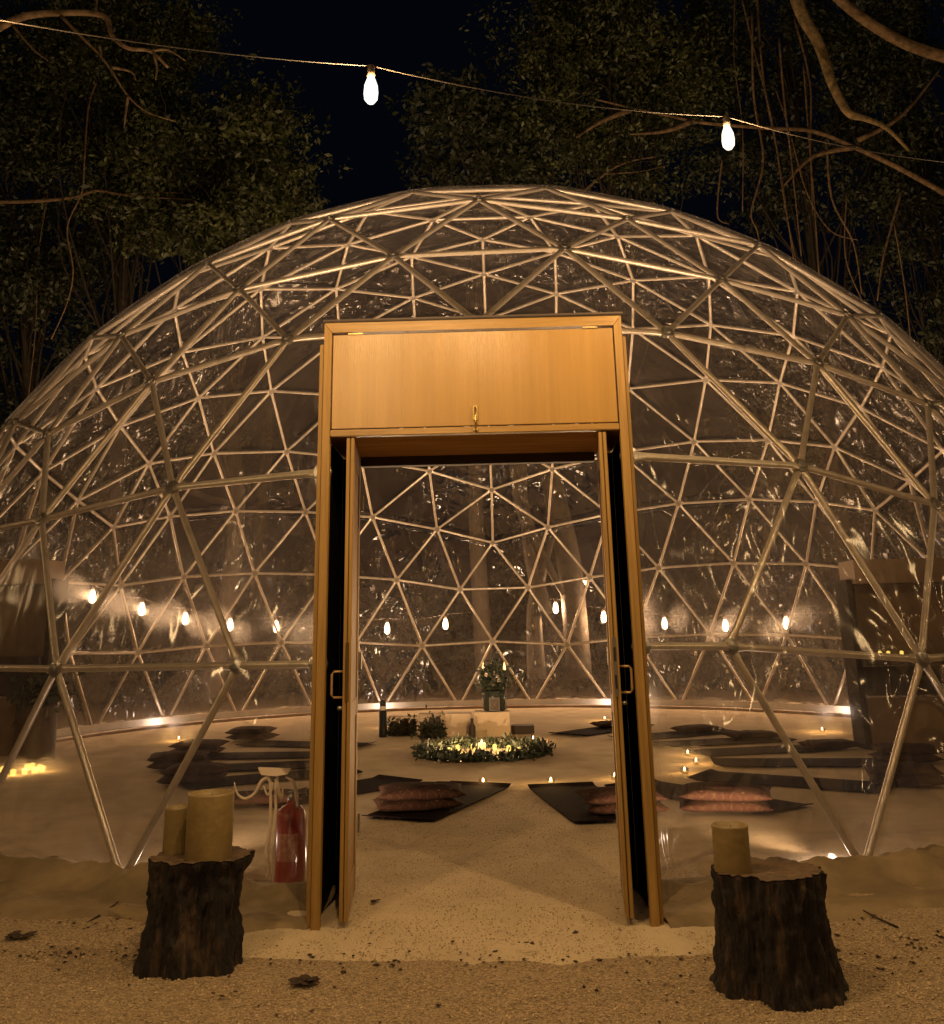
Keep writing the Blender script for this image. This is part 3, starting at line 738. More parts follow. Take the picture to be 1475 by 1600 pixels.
CME = [cushion_mesh(s) for s in (1, 2, 3, 4)]
def place_cushion(x, y, z, rz, k, label, tilt=0.0, sc=1.0):
    o = bpy.data.objects.new('floor_cushion', CME[k % 4]); COL.objects.link(o); o.location = (x, y, z); o.rotation_euler = (tilt, 0, rz); o.scale = (sc, sc, sc)
    return tag(o, label, 'cushion', 'patterned floor cushions at the mat ends')
MATS = [  # inner mid, outer mid (dome units), cushion centre, cushion heading, count, words
 ((-.017, -.450), (-.104, -.687), (-.088, -.625), 0.22, 2, 'front mat left of the aisle, seen whole through the door'),
 ((.090, -.469), (.133, -.722), (.150, -.665), 0.05, 2, 'front mat right of the aisle, its cushions cut by the right jamb'),
 ((.182, -.463), (.334, -.670), (.262, -.665), -0.15, 2, 'mat behind the right stump candle'),
 ((.290, -.395), (.510, -.535), (.535, -.50), -0.3, 2, 'long mat right of the door, third from the front on that side'),
 ((.336, -.262), (.590, -.295), (.62, -.29), -0.1, 2, 'mat on the right side, its cushions before the tan partition'),
 ((.330, -.150), (.585, -.090), (.570, -.11), 0.2, 1, 'mat on the right side pointing at the partition corner'),
 ((.290, -.020), (.540, .050), (.48, .055), 0.25, 1, 'mat on the right side just behind the second strut foot'),
 ((.240, .080), (.460, .210), (.405, .185), 0.4, 1, 'farthest mat seen through the right panes'),
 ((.140, .170), (.310, .360), (.255, .315), 0.3, 1, 'far mat beside the altar, right in the doorway'),
 ((-.132, -.392), (-.296, -.589), (-.285, -.57), 0.3, 1, 'mat just left of the doorway, ending near the extinguisher'),
 ((-.215, -.290), (-.440, -.410), (-.43, -.39), 0.15, 2, 'second mat from the front on the left side'),
 ((-.250, -.200), (-.500, -.250), (-.50, -.235), 0.1, 2, 'third mat from the front on the left side'),
 ((-.250, -.085), (-.510, -.080), (-.53, -.06), 0.0, 2, 'fourth mat from the front on the left side'),
 ((-.240, .040), (-.490, .120), (-.49, .18), -0.2, 2, 'farthest mat on the left side')]
for i, (a, b, c, rz, cnt, words) in enumerate(MATS):
    dx, dy = b[0]-a[0], b[1]-a[1]
    o = bpy.data.objects.new('yoga_mat', MME); COL.objects.link(o); o.location = (a[0]*R, a[1]*R, 0.0); o.rotation_euler = (0, 0, math.atan2(dy, dx))
    tag(o, 'dark brown '+words, 'mat', 'dark mats laid out like rays')
    for k in range(cnt):
        w = words.split(',')[0]
        lab = ('%s red patterned cushion on the %s' % ('upper' if k else 'lower', w)) if cnt == 2 else 'red patterned cushion on the '+w
        sc = 1.0 if i in (0, 2) else 0.92
        place_cushion(c[0]*R+0.03*k*(-1)**i, c[1]*R+0.03*k, 0.022+0.082*k*sc, rz+(0.12*k if i % 2 else -0.1*k), i+k, lab, 0.04*k, sc)

# ------------------------------------------------------------------ tea lights
tea_n = 0
def tea_parts(t, power):
    lathe('glass_cup', [(0.030, 0.0), (0.036, 0.004), (0.042, 0.045), (0.040, 0.045), (0.034, 0.008), (0.0, 0.006)], M_glass, t, seg=16)
    lathe('wax', [(0.028, 0.007), (0.028, 0.022), (0.0, 0.022)], M_white, t, seg=14)
    lathe('flame', [(0.0, 0.022), (0.010, 0.032), (0.008, 0.045), (0.0, 0.062)], M_flame, t, seg=10)
    pt_light('flame_light', (0, 0, 0.075), power, CANDLE, 0.015, t)
TEA = [(755, 1227, 'inner end of the front mat left of the aisle', 2.5), (861, 1226, 'inner end of the front mat right of the aisle', 2.5),
       (833, 1158, 'right edge of the flower ring', 2.5), (945, 1126, 'far end of the mat beside the altar', 5), (1285, 1144, 'far kerb on the right, the brightest there', 8),
       (279, 1158, 'far kerb on the left, alone', 5), (615, 1136, 'right side of the black topped bottle', 5), (1075, 1181, 'tip of the right mats, farthest of three', 2), (1088, 1194, 'tip of the right mats, middle of three', 3.5),
       (1070, 1209, 'tip of the right mats, nearest of three', 2), (961, 1218, 'right door leaf, half hidden by it', 1.5)]
for (px, py, words, pw) in TEA:
    g = at_ground(px, py); t = thing('tea_light', (g.x, g.y, 0.006), 'small tea light burning at the '+words, 'candle', 'tea lights burning on the sand')
    tea_parts(t, pw*0.3)

# ------------------------------------------------------------------ flower ring with lit votives
wc = (-0.02*R, -0.10*R, 0.0); wr = 0.100*R
wre = thing('flower_wreath', wc, 'ring of dark leaves and pale flowers on the sand round glowing candles', 'wreath')
def leaf_cloud(name, P, Nn, size, m, parent, droop=0.3, kind='stuff'):
    n = len(P); P = np.asarray(P); a = np.random.normal(size=(n, 3)); a[:, 2] -= droop; a /= np.linalg.norm(a, axis=1)[:, None]
    b = np.cross(a, np.random.normal(size=(n, 3))); b /= np.linalg.norm(b, axis=1)[:, None]
    s = size*np.random.uniform(0.45, 1.55, (n, 1))
    V = np.stack([P, P+a*s*0.5+b*s*0.22, P+a*s, P+a*s*0.5-b*s*0.22], 1).reshape(-1, 3); Q = np.arange(4*n).reshape(-1, 4)
    o = npobj(name, V, Q, m, parent); o['kind'] = kind; return o
th = np.random.uniform(0, 2*math.pi, 3800); rr = wr+np.random.normal(0, 0.06, 3800); zz = np.abs(np.random.normal(0.035, 0.03, 3800))
leaf_cloud('leaves', np.stack([rr*np.cos(th), rr*np.sin(th), zz+0.01], 1), None, 0.07, M_wreath, wre, 0.0)
bm = bmesh.new()
for i in range(64):
    a = random.random()*6.28; r = wr+random.gauss(0, 0.045); c = Vector((r*math.cos(a), r*math.sin(a), random.uniform(0.05, 0.10)))
    for k in range(6):
        th_ = k*1.047; d = Vector((math.cos(th_), math.sin(th_), 0.45)).normalized(); s = 0.024; w_ = Vector((-math.sin(th_), math.cos(th_), 0))*s*0.55
        v = [bm.verts.new(p) for p in (c, c+d*s*0.6+w_, c+d*s*1.1, c+d*s*0.6-w_)]; bm.faces.new(v)
tag(obj('blossoms', bm, M_petal, wre), kind='stuff')
VOT = [(690, 1171), (693, 1180), (715, 1170), (723, 1182), (739, 1169), (750, 1184), (773, 1169), (782, 1182), (801, 1181), (811, 1174), (703, 1175), (795, 1171)]
VW = ['leftmost pair, far one', 'leftmost pair, near one', 'far side, left', 'near side, left', 'far side, left of the tall glass', 'near side, under the tall glass', 'far side, right of the tall glass', 'near side, right of the middle', 'near side, right', 'right end', 'inner left', 'inner right']
for i, (px, py) in enumerate(VOT):
    g = at_ground(px, py+3, 0.0); t = thing('votive_candle', (g.x, g.y, 0.006), 'glowing yellow votive inside the flower ring, '+VW[i], 'candle', 'votives glowing inside the flower ring')
    lathe('wax', [(0.024, 0), (0.026, 0.004), (0.026, 0.05), (0.018, 0.062), (0.0, 0.066)], M_votive, t, seg=14)
    pt_light('votive_light', (0, 0, 0.045), 1.1, WARM, 0.008, t)
g = at_ground(753, 1177); t = thing('hurricane_glass', (g.x, g.y, 0.006), 'tall clear glass cylinder with pale candle in the middle of the flower ring', 'glass')
lathe('glass', [(0.062, 0), (0.068, 0.004), (0.068, 0.26), (0.064, 0.26), (0.064, 0.008), (0, 0.006)], M_glass, t, seg=24)
lathe('wax', [(0.045, 0.008), (0.046, 0.11), (0.038, 0.115), (0, 0.11)], mat('warm_wax', (0.75, 0.52, 0.3), 0.5, emit=(1, 0.55, 0.2), emit_s=0.35), t, seg=20)
lathe('flame', [(0, 0.115), (0.008, 0.125), (0.005, 0.14), (0, 0.155)], M_flame, t, seg=8)
pt_light('flame_light', (0, 0, 0.30), 9.0, WARM, 0.012, t)

# ------------------------------------------------------------------ altar group behind the ring
def box_at(name, px0, px1, pyb, h, d, m, label, cat, z0=0.003):
    a, b = at_ground(px0, pyb), at_ground(px1, pyb); w_ = (b-a).length; c = (a+b)/2
    bm = bmesh.new(); add_box(bm, (0, 0, h/2), (w_, d, h), None, 0.008); o = obj(name, bm, m); o.location = (c.x, c.y+d/2, z0); return tag(o, label, cat), c, w_
ob, cL, wL = box_at('altar_box', 696, 736, 1151, 0.30, 0.35, M_cream, 'low cream box on the sand, left of the two behind the ring', 'box')
ob, cR, wR = box_at('altar_box', 742, 797, 1152, 0.33, 0.4, M_cream, 'low cream box carrying the flower vase behind the ring', 'box')
box_at('speaker_case', 799, 835, 1147, 0.11, 0.25, M_dark, 'flat dark case on the sand right of the vase box', 'case')
vb = Vector((cR.x+0.04, cR.y+0.2, 0.336))
t = thing('flower_vase', vb, 'dark glass vase of pale roses and dark greenery on the cream box', 'vase')
lathe('vase', [(0.14, 0), (0.16, 0.02), (0.175, 0.2), (0.165, 0.27), (0.15, 0.28), (0.15, 0.2), (0, 0.03)], mat('dark_glass', (0.03, 0.035, 0.03), 0.1), t, seg=24)
P = np.random.normal(size=(1300, 3))*np.array([0.085, 0.085, 0.10])+np.array([0, 0, 0.42]); P = P[P[:, 2] > 0.25]
leaf_cloud('greenery', P, None, 0.075, M_wreath, t, -0.2)
bm = bmesh.new()
for i in range(16):
    c = Vector((random.gauss(0, 0.075), -0.09+random.gauss(0, 0.05), random.uniform(0.36, 0.54)))
    for q in range(14):
        d = Vector((random.gauss(0, 1), random.gauss(0, 1)-0.6, random.gauss(0, 1))).normalized(); s = 0.032; u_ = d.cross(Vector((0.3, 0.2, 1))).normalized()*s*0.6
        v = [bm.verts.new(p) for p in (c+d*s*0.3-u_, c+d*s*0.3+u_, c+d*s+u_*0.6, c+d*s-u_*0.6)]; bm.faces.new(v)
tag(obj('roses', bm, M_petal, t), kind='stuff')
fr = thing('framed_card', (vb.x-0.0, vb.y-0.195, 0.336), 'small upright framed card leaning on the vase', 'picture frame')
box('frame', (0, 0, 0.10), (0.15, 0.015, 0.18), M_cable, fr, 0.003); box('card', (0, -0.009, 0.10), (0.12, 0.004, 0.145), M_dark, fr)
bmx = MB()
for sg in (-1, 1): bmx.add(tube_arrays([(-0.05*sg, -0.013, 0.045), (0, -0.013, 0.10), (0.045*sg, -0.013, 0.16)], 0.004, 4))
bmx.build('drawn_mark', M_kerb, fr)
for sx, w_ in ((-1, 'left'), (1, 'right')):
    c = thing('taper_candle', (vb.x+sx*0.155, vb.y+0.24, 0.336), 'tall lit taper candle behind the vase, %s one' % w_, 'candle', 'taper candles behind the vase')
    lathe('wax', [(0.016, 0), (0.014, 0.52), (0, 0.525)], M_dark, c, seg=10)
    lathe('flame', [(0, 0.525), (0.020, 0.55), (0.016, 0.60), (0, 0.66)], mat('amber_flame', (1, 0.7, 0.3), 0.4, emit=(1.0, 0.50, 0.14), emit_s=1.2), c, seg=10)
def bottle(px, py, h, r, label, m, cap):
    g = at_ground(px, py); b = thing('bottle', (g.x, g.y, 0.004), label, 'bottle')
    lathe('body', [(r*0.95, 0), (r, 0.01), (r, h*0.58), (r*0.4, h*0.74), (r*0.34, h*0.92), (0, h*0.92)], m, b, seg=16)
    lathe('cap', [(r*0.42, h*0.90), (r*0.42, h), (0, h)], cap, b, seg=12)
g = at_ground(598, 1152); b = thing('flask', (g.x, g.y, 0.004), 'tall black flask with pale rim at the far left of the altar things', 'flask')
lathe('body', [(0.055, 0), (0.058, 0.01), (0.058, 0.36), (0, 0.36)], M_rubber, b, seg=18); lathe('collar', [(0.050, 0.36), (0.050, 0.42), (0, 0.42)], M_white, b, seg=18); lathe('stopper', [(0.046, 0.42), (0.046, 0.48), (0.03, 0.50), (0, 0.50)], M_rubber, b, seg=18)
bottle(738, 1155, 0.27, 0.05, 'small dark bottle between the two cream boxes', M_dark, M_rubber)
def terrarium(px0, px1, pyb, h, label, seed):
    np.random.seed(seed); a, b = at_ground(px0, pyb), at_ground(px1, pyb); w_ = (b-a).length; c = (a+b)/2
    t = thing('glass_planter', (c.x, c.y+0.15, 0.004), label, 'planter', 'glass planters beside the ring')
    bm = bmesh.new(); add_box(bm, (0, 0, h/2), (w_, 0.3, h), None, 0.004); obj('glass_box', bm, M_glass, t)
    P = np.random.uniform(-1, 1, (900, 3))*np.array([w_/2*0.9, 0.12, 0]); P[:, 2] = np.abs(np.random.normal(0, 0.10*h/0.3, 900))+0.01
    leaf_cloud('plants', P, None, 0.06, M_wreath, t, -0.3)
    random.seed(seed)
    for k in range(5):
        x = random.uniform(-0.4, 0.4)*w_; hh = random.uniform(0.5, 0.95)*h
        lathe('jar', [(0.04, 0.01), (0.042, hh*0.8), (0.03, hh), (0, hh)], M_kilim if k % 2 else M_dark, t, (x, random.uniform(-0.08, 0.08), 0), 12)
terrarium(605, 650, 1151, 0.26, 'glass planter of dark plants and jars next to the flask', 5)
terrarium(654, 694, 1156, 0.33, 'glass planter of dark plants left of the cream boxes', 6)

# ------------------------------------------------------------------ side partitions inside the dome
def partition(name, corner_px, width, side, label):
    g = at_ground(*corner_px); y = g.y; t = thing(name, (g.x, y, 0), label, 'partition')
    def zz(py): return at_depth(corner_px[0], py, y).z
    def bx(n, x0, x1, z0, z1, d0, d1, m): return box(n, (side*(x0+x1)/2, (d0+d1)/2, (z0+z1)/2), (abs(x1-x0), abs(d1-d0), abs(z1-z0)), m, t, 0.004)
    H = zz(875)
    bx('back_wall', 0.0, width, zz(1040), zz(912), 0.35, 0.40, M_plast)
    bx('header_board', 0.05, width, zz(912), H, -0.12, 0.40, M_plast)
    bx('end_post', -0.02, 0.05, 0, zz(905), 0.0, 0.4, M_branch)
    bx('counter_top', 0.052, width, zz(1040), zz(1026), -0.10, 0.345, M_dark)
    bx('lower_panel', 0.052, 0.95, 0, zz(1090), -0.02, 0.02, M_plast); bx('lower_panel', 0.955, 1.9, 0, zz(1090), -0.02, 0.02, M_plast); bx('lower_panel', 1.905, width, 0, zz(1090), -0.02, 0.02, M_plast)
    bx('dark_recess', 0.052, 1.0, zz(1088), zz(1042), 0.10, 0.14, M_dark); bx('front_panel', 1.05, width, zz(1088), zz(1042), -0.015, 0.025, M_plast)
    return t, zz, y
pr, zzr, yr = partition('plywood_partition', (1357, 1172), 2.05, 1, 'tan plywood counter unit with deep header standing inside right side of dome')
pl, zzl, yl = partition('plywood_partition', (58, 1180), 1.0, -1, 'tan plywood counter unit with header at far left inside the dome')
for px, w_ in ((1375, 'left'), (1388, 'middle'), (1409, 'right')):
    p = at_depth(px, 1001, yr+0.05); t = thing('votive_candle', (p.x, yr+0.1, zzr(1026)+0.002), 'tiny amber votive on the right counter, %s of three' % w_, 'candle', 'votives on the right counter')
    lathe('wax', [(0.02, 0), (0.022, 0.05), (0, 0.06)], M_votive, t, seg=10)
g = at_ground(38, 1192); t = thing('wood_pedestal', (g.x, g.y+0.2, 0), 'dark round wooden pedestal with small candles at its foot, far left', 'pedestal')
lathe('drum', [(0.26, 0), (0.25, 0.05), (0.24, 0.60), (0.25, 0.66), (0, 0.67)], M_dark, t, seg=20); 
P = np.random.normal(size=(500, 3))*np.array([0.13, 0.13, 0.10])+np.array([0, 0, 0.78]); leaf_cloud('plant', P, None, 0.12, M_wreath, t, -0.3)
VP = ['second from the left', 'third from the left', 'upper left of the cluster', 'top of the cluster', 'lowest of the cluster', 'upper right of the cluster', 'rightmost one', 'leftmost, at the frame edge']
for i, (px, py) in enumerate(((20, 1212), (38, 1210), (42, 1203), (50, 1201), (54, 1208), (61, 1204), (66, 1206), (4, 1207))):
    g = at_ground(px, py); t = thing('votive_candle', (g.x, g.y, 0.004), 'small yellow votive at the foot of the dark pedestal, '+VP[i], 'candle', 'votives at the foot of the pedestal')
    lathe('wax', [(0.028, 0), (0.03, 0.055), (0, 0.065)], M_votive, t, seg=10)
    if i % 3 == 0: pt_light('votive_light', (0, 0, 0.045), 0.7, CANDLE, 0.008, t)

# ------------------------------------------------------------------ small uplights at the strut feet
UP = [(598, 1109, 'far back left strut foot, seen in the doorway'), (953, 1103, 'far back right strut foot, seen in the doorway'), (1318, 1117, 'far right strut foot by the partition'), (238, 1134, 'far left strut foot'),
      (214, 1372, 'near left strut foot behind the canvas skirt'), (1325, 1356, 'near right strut foot behind the canvas skirt')]
for (px, py, words) in UP:
    g = at_ground(px, py); v = Vector((g.x, g.y, 0)); n = v.normalized(); v = n*(0.955*R)
    t = thing('uplight', (v.x, v.y, -0.034), 'small ground uplight at the '+words, 'uplight', 'uplights at the strut feet')
    lathe('housing', [(0.05, 0), (0.055, 0.005), (0.055, 0.05), (0.045, 0.05), (0.043, 0.03), (0, 0.03)], M_fix, t, seg=16)
    lathe('lens', [(0.04, 0.045), (0.036, 0.048), (0, 0.049)], M_lens, t, seg=16)
    pt_light('uplight_glow', (0, 0, 0.07), 2.2 if g.y > 0 else 1.5, (1.0, 0.76, 0.62), 0.012, t)
    sl = bpy.data.lights.new('uplight_beam', 'SPOT'); sl.energy = 130 if g.y > 0 else 720; sl.color = (1.0, 0.66, 0.38); sl.spot_size = math.radians(94); sl.spot_blend = 1.0; sl.shadow_soft_size = 0.015
    so = bpy.data.objects.new('uplight_beam', sl); COL.objects.link(so); so.parent = t; so.location = (0, 0, 0.075)
    so.rotation_euler = Vector((-n.x, -n.y, 0.80)).to_track_quat('-Z', 'Y').to_euler()

# ------------------------------------------------------------------ string lights
def bulb_thing(loc, label, group, power, near=True, sc=1.0, col=WARM):
    t = thing('string_bulb', loc, label, 'light bulb', group)
    s = sc
    lathe('socket', [(0.0, 0.0), (0.016*s, -0.002), (0.018*s, -0.05*s), (0.014*s, -0.055*s)], M_cable, t, seg=12)
    lathe('glass', [(0.012*s, -0.05*s), (0.018*s, -0.066*s), (0.029*s, -0.10*s), (0.032*s, -0.135*s), (0.029*s, -0.165*s), (0.016*s, -0.183*s), (0.0, -0.188*s)], M_bulb if near == 1 else M_bulb2 if near else M_bulbfar, t, seg=16)
    pt_light('bulb_light', (0, 0, -0.13*s), power, col, 0.020*s, t)
    return t
def along(px, py, dist):
    d = ray(px, py); d = d/np.linalg.norm(d); return Vector(CAM+d*dist)
b1 = along(580, 103, 4.35); b2 = along(1134, 182, 5.1)
bulb_thing(b1, 'lit teardrop bulb hanging against the dark sky left of centre', 'big bulbs of the overhead string', 29, True)
bulb_thing(b2, 'lit teardrop bulb hanging before the vines on the right', 'big bulbs of the overhead string', 29, 2)
def sag(a, b, s, n=16): return [a.lerp(b, i/n)-Vector((0, 0, s*4*(i/n)*(1-i/n))) for i in range(n+1)]
d12 = b2-b1
b0 = along(-50, 22, 3.9); b3 = along(1600, 262, 5.8)
wire = sag(b0, b1, 0.03)+sag(b1, b2, 0.05)[1:]+sag(b2, b3, 0.06)[1:]
MW = mat('string_cable', (0.015, 0.010, 0.007), 0.6)
tag(tube('string_cable', wire, 0.0026, MW), 'thin cable carrying the overhead bulbs across the sky', 'cable')
bulb_thing(b0-Vector((0.0, 0, 0)), 'lit bulb of the overhead string just beyond the left edge', 'overhead bulbs out of frame', 26)
bulb_thing(b3, 'lit bulb of the overhead string just beyond the right edge', 'overhead bulbs out of frame', 14)
# a second strand runs over the path behind the photographer
for k, x in enumerate((-4.2, -1.4, 1.4, 4.2)):
    bulb_thing(Vector((x, -13.6-0.1*k, 4.6)), 'lit bulb of the strand over the path behind the viewpoint, '+('leftmost', 'second from left', 'second from right', 'rightmost')[k], 'overhead bulbs out of frame', 25)
tag(tube('string_cable', [(-6, -13.6, 4.9), (-4.2, -13.6, 4.605), (-1.4, -13.7, 4.605), (1.4, -13.8, 4.605), (4.2, -13.9, 4.605), (6, -13.9, 4.9)], 0.006, MW), 'cable of the strand over the path behind the viewpoint', 'cable')
# the strands go on down both flanks of the dome, outside the frame
for sx, sw in ((-1, 'left'), (1, 'right')):
    pts = []
    for k, (x, y, z) in enumerate(((5.2, -10.8, 3.9), (7.4, -8.2, 3.7), (9.0, -5.6, 3.6), (10.2, -2.8, 3.5), (11.0, 0.2, 3.4), (11.4, 3.2, 3.4))):
        bulb_thing(Vector((sx*x, y, z)), 'lit bulb along the %s flank of the dome, number %s from front' % (sw, ('one', 'two', 'three', 'four', 'five', 'six')[k]), 'overhead bulbs out of frame', 15)
        pts.append(Vector((sx*x, y, z+0.004)))
    cp = []
    for a_, b_ in zip(pts, pts[1:]): cp += sag(a_, b_, 0.12, 6)[(0 if not cp else 1):]
    tag(tube('string_cable', cp, 0.004, MW), 'cable of the bulb strand along the %s flank of the dome' % sw, 'cable')
# strand round the back of the dome
FAR = [(145, 925), (222, 945), (290, 960), (360, 970), (432, 973), (605, 976), (696, 969), (868, 944), (943, 958), (1038, 968), (1133, 971), (1228, 967), (1330, 961), (1367, 958)]
fp = []
for (px, py) in FAR:
    d = ray(px, py); rr_ = 1.22*R
    A = d[0]**2+d[1]**2; B = 2*(CAM[0]*d[0]+CAM[1]*d[1]); C_ = CAM[0]**2+CAM[1]**2-rr_**2
    t_ = (-B+math.sqrt(B*B-4*A*C_))/(2*A); fp.append(Vector(CAM+t_*d))
FW = ['first on the far left', 'second from the left', 'third from the left', 'fourth from the left', 'last before the door frame', 'left one in the doorway', 'second in the doorway', 'right one in the doorway', 'beside the right door leaf', 'first right of the door frame', 'second right of the door frame', 'third right of the door frame', 'fourth right, at the partition edge', 'last on the right']
for i, (p, w_) in enumerate(zip(fp, FW)):
    bulb_thing(p+Vector((0, 0, 0.13)), 'glowing bulb behind the far side of the dome, '+w_, 'bulbs strung round the back of the dome', 50, False, 1.75, (1.0, 0.60, 0.32))
pts = []
for i in range(len(fp)-1): pts += sag(fp[i]+Vector((0, 0, 0.132)), fp[i+1]+Vector((0, 0, 0.132)), 0.06, 6)[(0 if i == 0 else 1):]
tag(tube('string_cable', pts, 0.006, MW), 'cable of the bulb strand round the back of the dome', 'cable')

# ------------------------------------------------------------------ trees
def walk(p, d, L, n, wig=0.25, grav=0.0):
    pts = [Vector(p)]; d = Vector(d).normalized()
    for i in range(n):
        d = (d+Vector((random.gauss(0, wig), random.gauss(0, wig), random.gauss(0, wig)+grav))).normalized(); pts.append(pts[-1]+d*L/n)
    return pts
def spline(ctrl, k=6):
    ctrl = [Vector(c) for c in ctrl]; out = []
    for i in range(len(ctrl)-1):
        p0 = ctrl[max(0, i-1)]; p1 = ctrl[i]; p2 = ctrl[i+1]; p3 = ctrl[min(len(ctrl)-1, i+2)]
        for q in range(k):
            t = q/k; out.append(0.5*((2*p1)+(p2-p0)*t+(2*p0-5*p1+4*p2-p3)*t*t+(3*p1-p0-3*p2+p3)*t**3))
    out.append(ctrl[-1]); return out
def tree(base, h, crown_c, crown_r, nclump, nleaf, label, seed, m=None, lsize=0.12, clump=0.9, trunk_r=0.25, twigs=3):
    random.seed(seed); np.random.seed(seed)
    t = thing('tree', base, label, 'tree', None); base = Vector(base)
    top = Vector(crown_c)-base; trunk = spline([(0, 0, -0.2), top*0.35+Vector((random.gauss(0, .3), random.gauss(0, .3), 0)), top*0.7, top+Vector((0, 0, crown_r[2]*0.5))], 6)
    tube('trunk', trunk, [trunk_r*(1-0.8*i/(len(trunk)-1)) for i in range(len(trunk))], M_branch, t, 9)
    mb = MB(); P = []
    for c in range(nclump):
        while True:
            q = Vector((random.uniform(-1, 1), random.uniform(-1, 1), random.uniform(-1, 1)))
            if q.length < 1: break
        q = q*(0.55+0.45*q.length)/max(q.length, 0.3)*q.length if False else q
        cc = top+Vector((q.x*crown_r[0], q.y*crown_r[1], q.z*crown_r[2]))
        s = trunk[random.randint(len(trunk)//3, len(trunk)-1)]
        mid = s.lerp(cc, 0.5)+Vector((random.gauss(0, .5), random.gauss(0, .5), random.gauss(0, .4)))
        pts = spline([s, mid, cc], 4); mb.add(tube_arrays(pts, [0.035*(1-0.85*i/(len(pts)-1)) for i in range(len(pts))], 5))
        for k in range(twigs):
            w_ = walk(cc, (random.gauss(0, 1), random.gauss(0, 1), random.gauss(0, .6)), clump*1.3, 4, 0.3); mb.add(tube_arrays(w_, [0.02, 0.016, 0.012, 0.008, 0.004], 4))
        n = int(1.7*nleaf/nclump*random.uniform(0.4, 1.6)); cs = clump*random.uniform(0.6, 1.3)
        # leaves in small sprays inside the clump
        sp = np.random.normal(0, cs*0.55, (max(3, n//14), 3))*np.array([1, 1, 0.6])
        idx_ = np.random.randint(0, len(sp), n); P.append(sp[idx_]+np.random.normal(0, 0.12*clump, (n, 3))+np.array(cc))
    mb.build('branch_mass', M_branch, t); 
    leaf_cloud('crown', np.concatenate(P), None, lsize*1.15, m or M_leaf, t, 0.35)
    return t
def px_pt(px, py, y): return at_depth(px, py, y)
def tree_px(px, pytop, pybot, y, wpx, label, seed, **kw):
    c = px_pt(px, (pytop+pybot)/2, y); e1 = px_pt(px, pytop, y); e2 = px_pt(px, pybot, y); s = (y-CAM[1])/FPX*1.05
    tree((c.x, y+kw.pop('by', 1.0), 0), 0, (c.x, y, c.z), (wpx*s/2, kw.pop('dep', 2.2), abs(e1.z-e2.z)/2), kw.pop('nc', 46), kw.pop('nl', 15000), label, seed, **kw)
tree_px(60, -80, 560, 10.0, 420, 'tall dark tree filling the upper left behind the dome', 21, nc=70, nl=26000, m=M_leafd)
tree_px(210, -80, 330, 9.0, 300, 'olive green leafy crown hanging over the upper left', 22, nc=60, nl=24000, lsize=0.10)
tree_px(350, 150, 420, 8.6, 330, 'bushy tree rising above the dome left of the bulb', 23, nc=44, nl=16000, lsize=0.13)
tree_px(740, 180, 330, 10.5, 180, 'small tree with upright leaf sprays peeping over the dome top', 24, nc=18, nl=5000, m=M_leafd, lsize=0.16)
tree_px(950, -60, 300, 9.0, 340, 'wide leafy tree above the dome right of centre', 25, nc=62, nl=24000, lsize=0.11)
tree_px(1240, -100, 330, 10.5, 420, 'tall tree behind the hanging vines on the right', 26, nc=50, nl=14000, m=M_leafd)
tree_px(1450, -60, 620, 10.0, 300, 'dark tree at the far right edge behind the dome', 27, nc=50, nl=15000, m=M_leafd)
tree_px(150, 500, 900, 12.0, 500, 'low dark undergrowth tree behind the left of the dome', 28, nc=40, nl=12000, m=M_leafd)
tree_px(1350, 450, 850, 13.0, 420, 'low dark undergrowth tree behind the right of the dome', 29, nc=40, nl=12000, m=M_leafd)
# low growth added to darken the view behind the dome, shade in its colour
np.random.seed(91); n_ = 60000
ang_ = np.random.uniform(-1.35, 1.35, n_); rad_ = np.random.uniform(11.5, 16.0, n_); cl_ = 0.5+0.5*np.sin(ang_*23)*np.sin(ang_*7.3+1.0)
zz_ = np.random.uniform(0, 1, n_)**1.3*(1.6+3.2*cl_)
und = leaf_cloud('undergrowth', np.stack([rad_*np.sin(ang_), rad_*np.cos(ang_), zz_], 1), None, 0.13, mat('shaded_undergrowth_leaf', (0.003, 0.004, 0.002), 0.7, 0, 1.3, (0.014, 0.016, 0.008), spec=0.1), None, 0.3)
# bare limbs and trunks drawn where they stand
def limb(name, ctrl, r0, r1, label, cat='branch', sub=(), m=None):
    pts = spline([px_pt(*c) for c in ctrl], 5); o = pts[0]
    t = thing(name, o, label, cat)
    loc = [p-o for p in pts]; n = len(loc)
    tube('bough', loc, [r0+(r1-r0)*i/(n-1) for i in range(n)], m or M_treebark, t, 8)
    for s in sub:
        sp = spline([px_pt(*c) for c in s], 4); k = len(sp); tube('twig', [p-o for p in sp], [r1*1.1*(1-0.8*i/(k-1))+0.004 for i in range(k)], m or M_treebark, t, 5)
    return t
limb('bare_branch', [(-30, 60, 0.5), (30, 28, 0.5), (90, 20, 0.5), (160, 24, 0.5), (175, 55, 0.5), (200, 75, 0.5), (235, 80, 0.5), (262, 105, 0.5)], 0.07, 0.022, 'crooked pale branch reaching in at the upper left corner',
     sub=[[(95, 25, .5), (130, 60, .5), (155, 85, .5), (175, 112, .5), (200, 150, .5), (230, 175, .5), (275, 190, .5)], [(175, 105, .5), (205, 112, .5), (212, 125, .5)], [(155, 70, .5), (160, 95, .5)], [(20, 40, .5), (50, 75, .5), (75, 95, .5)],
          [(235, 80, .5), (262, 78, .5), (290, 95, .5)], [(150, 20, .5), (152, -10, .5)], [(200, 150, .5), (196, 180, .5), (194, 200, .5)], [(240, 84, .5), (245, 105, .5), (243, 125, .5)]])
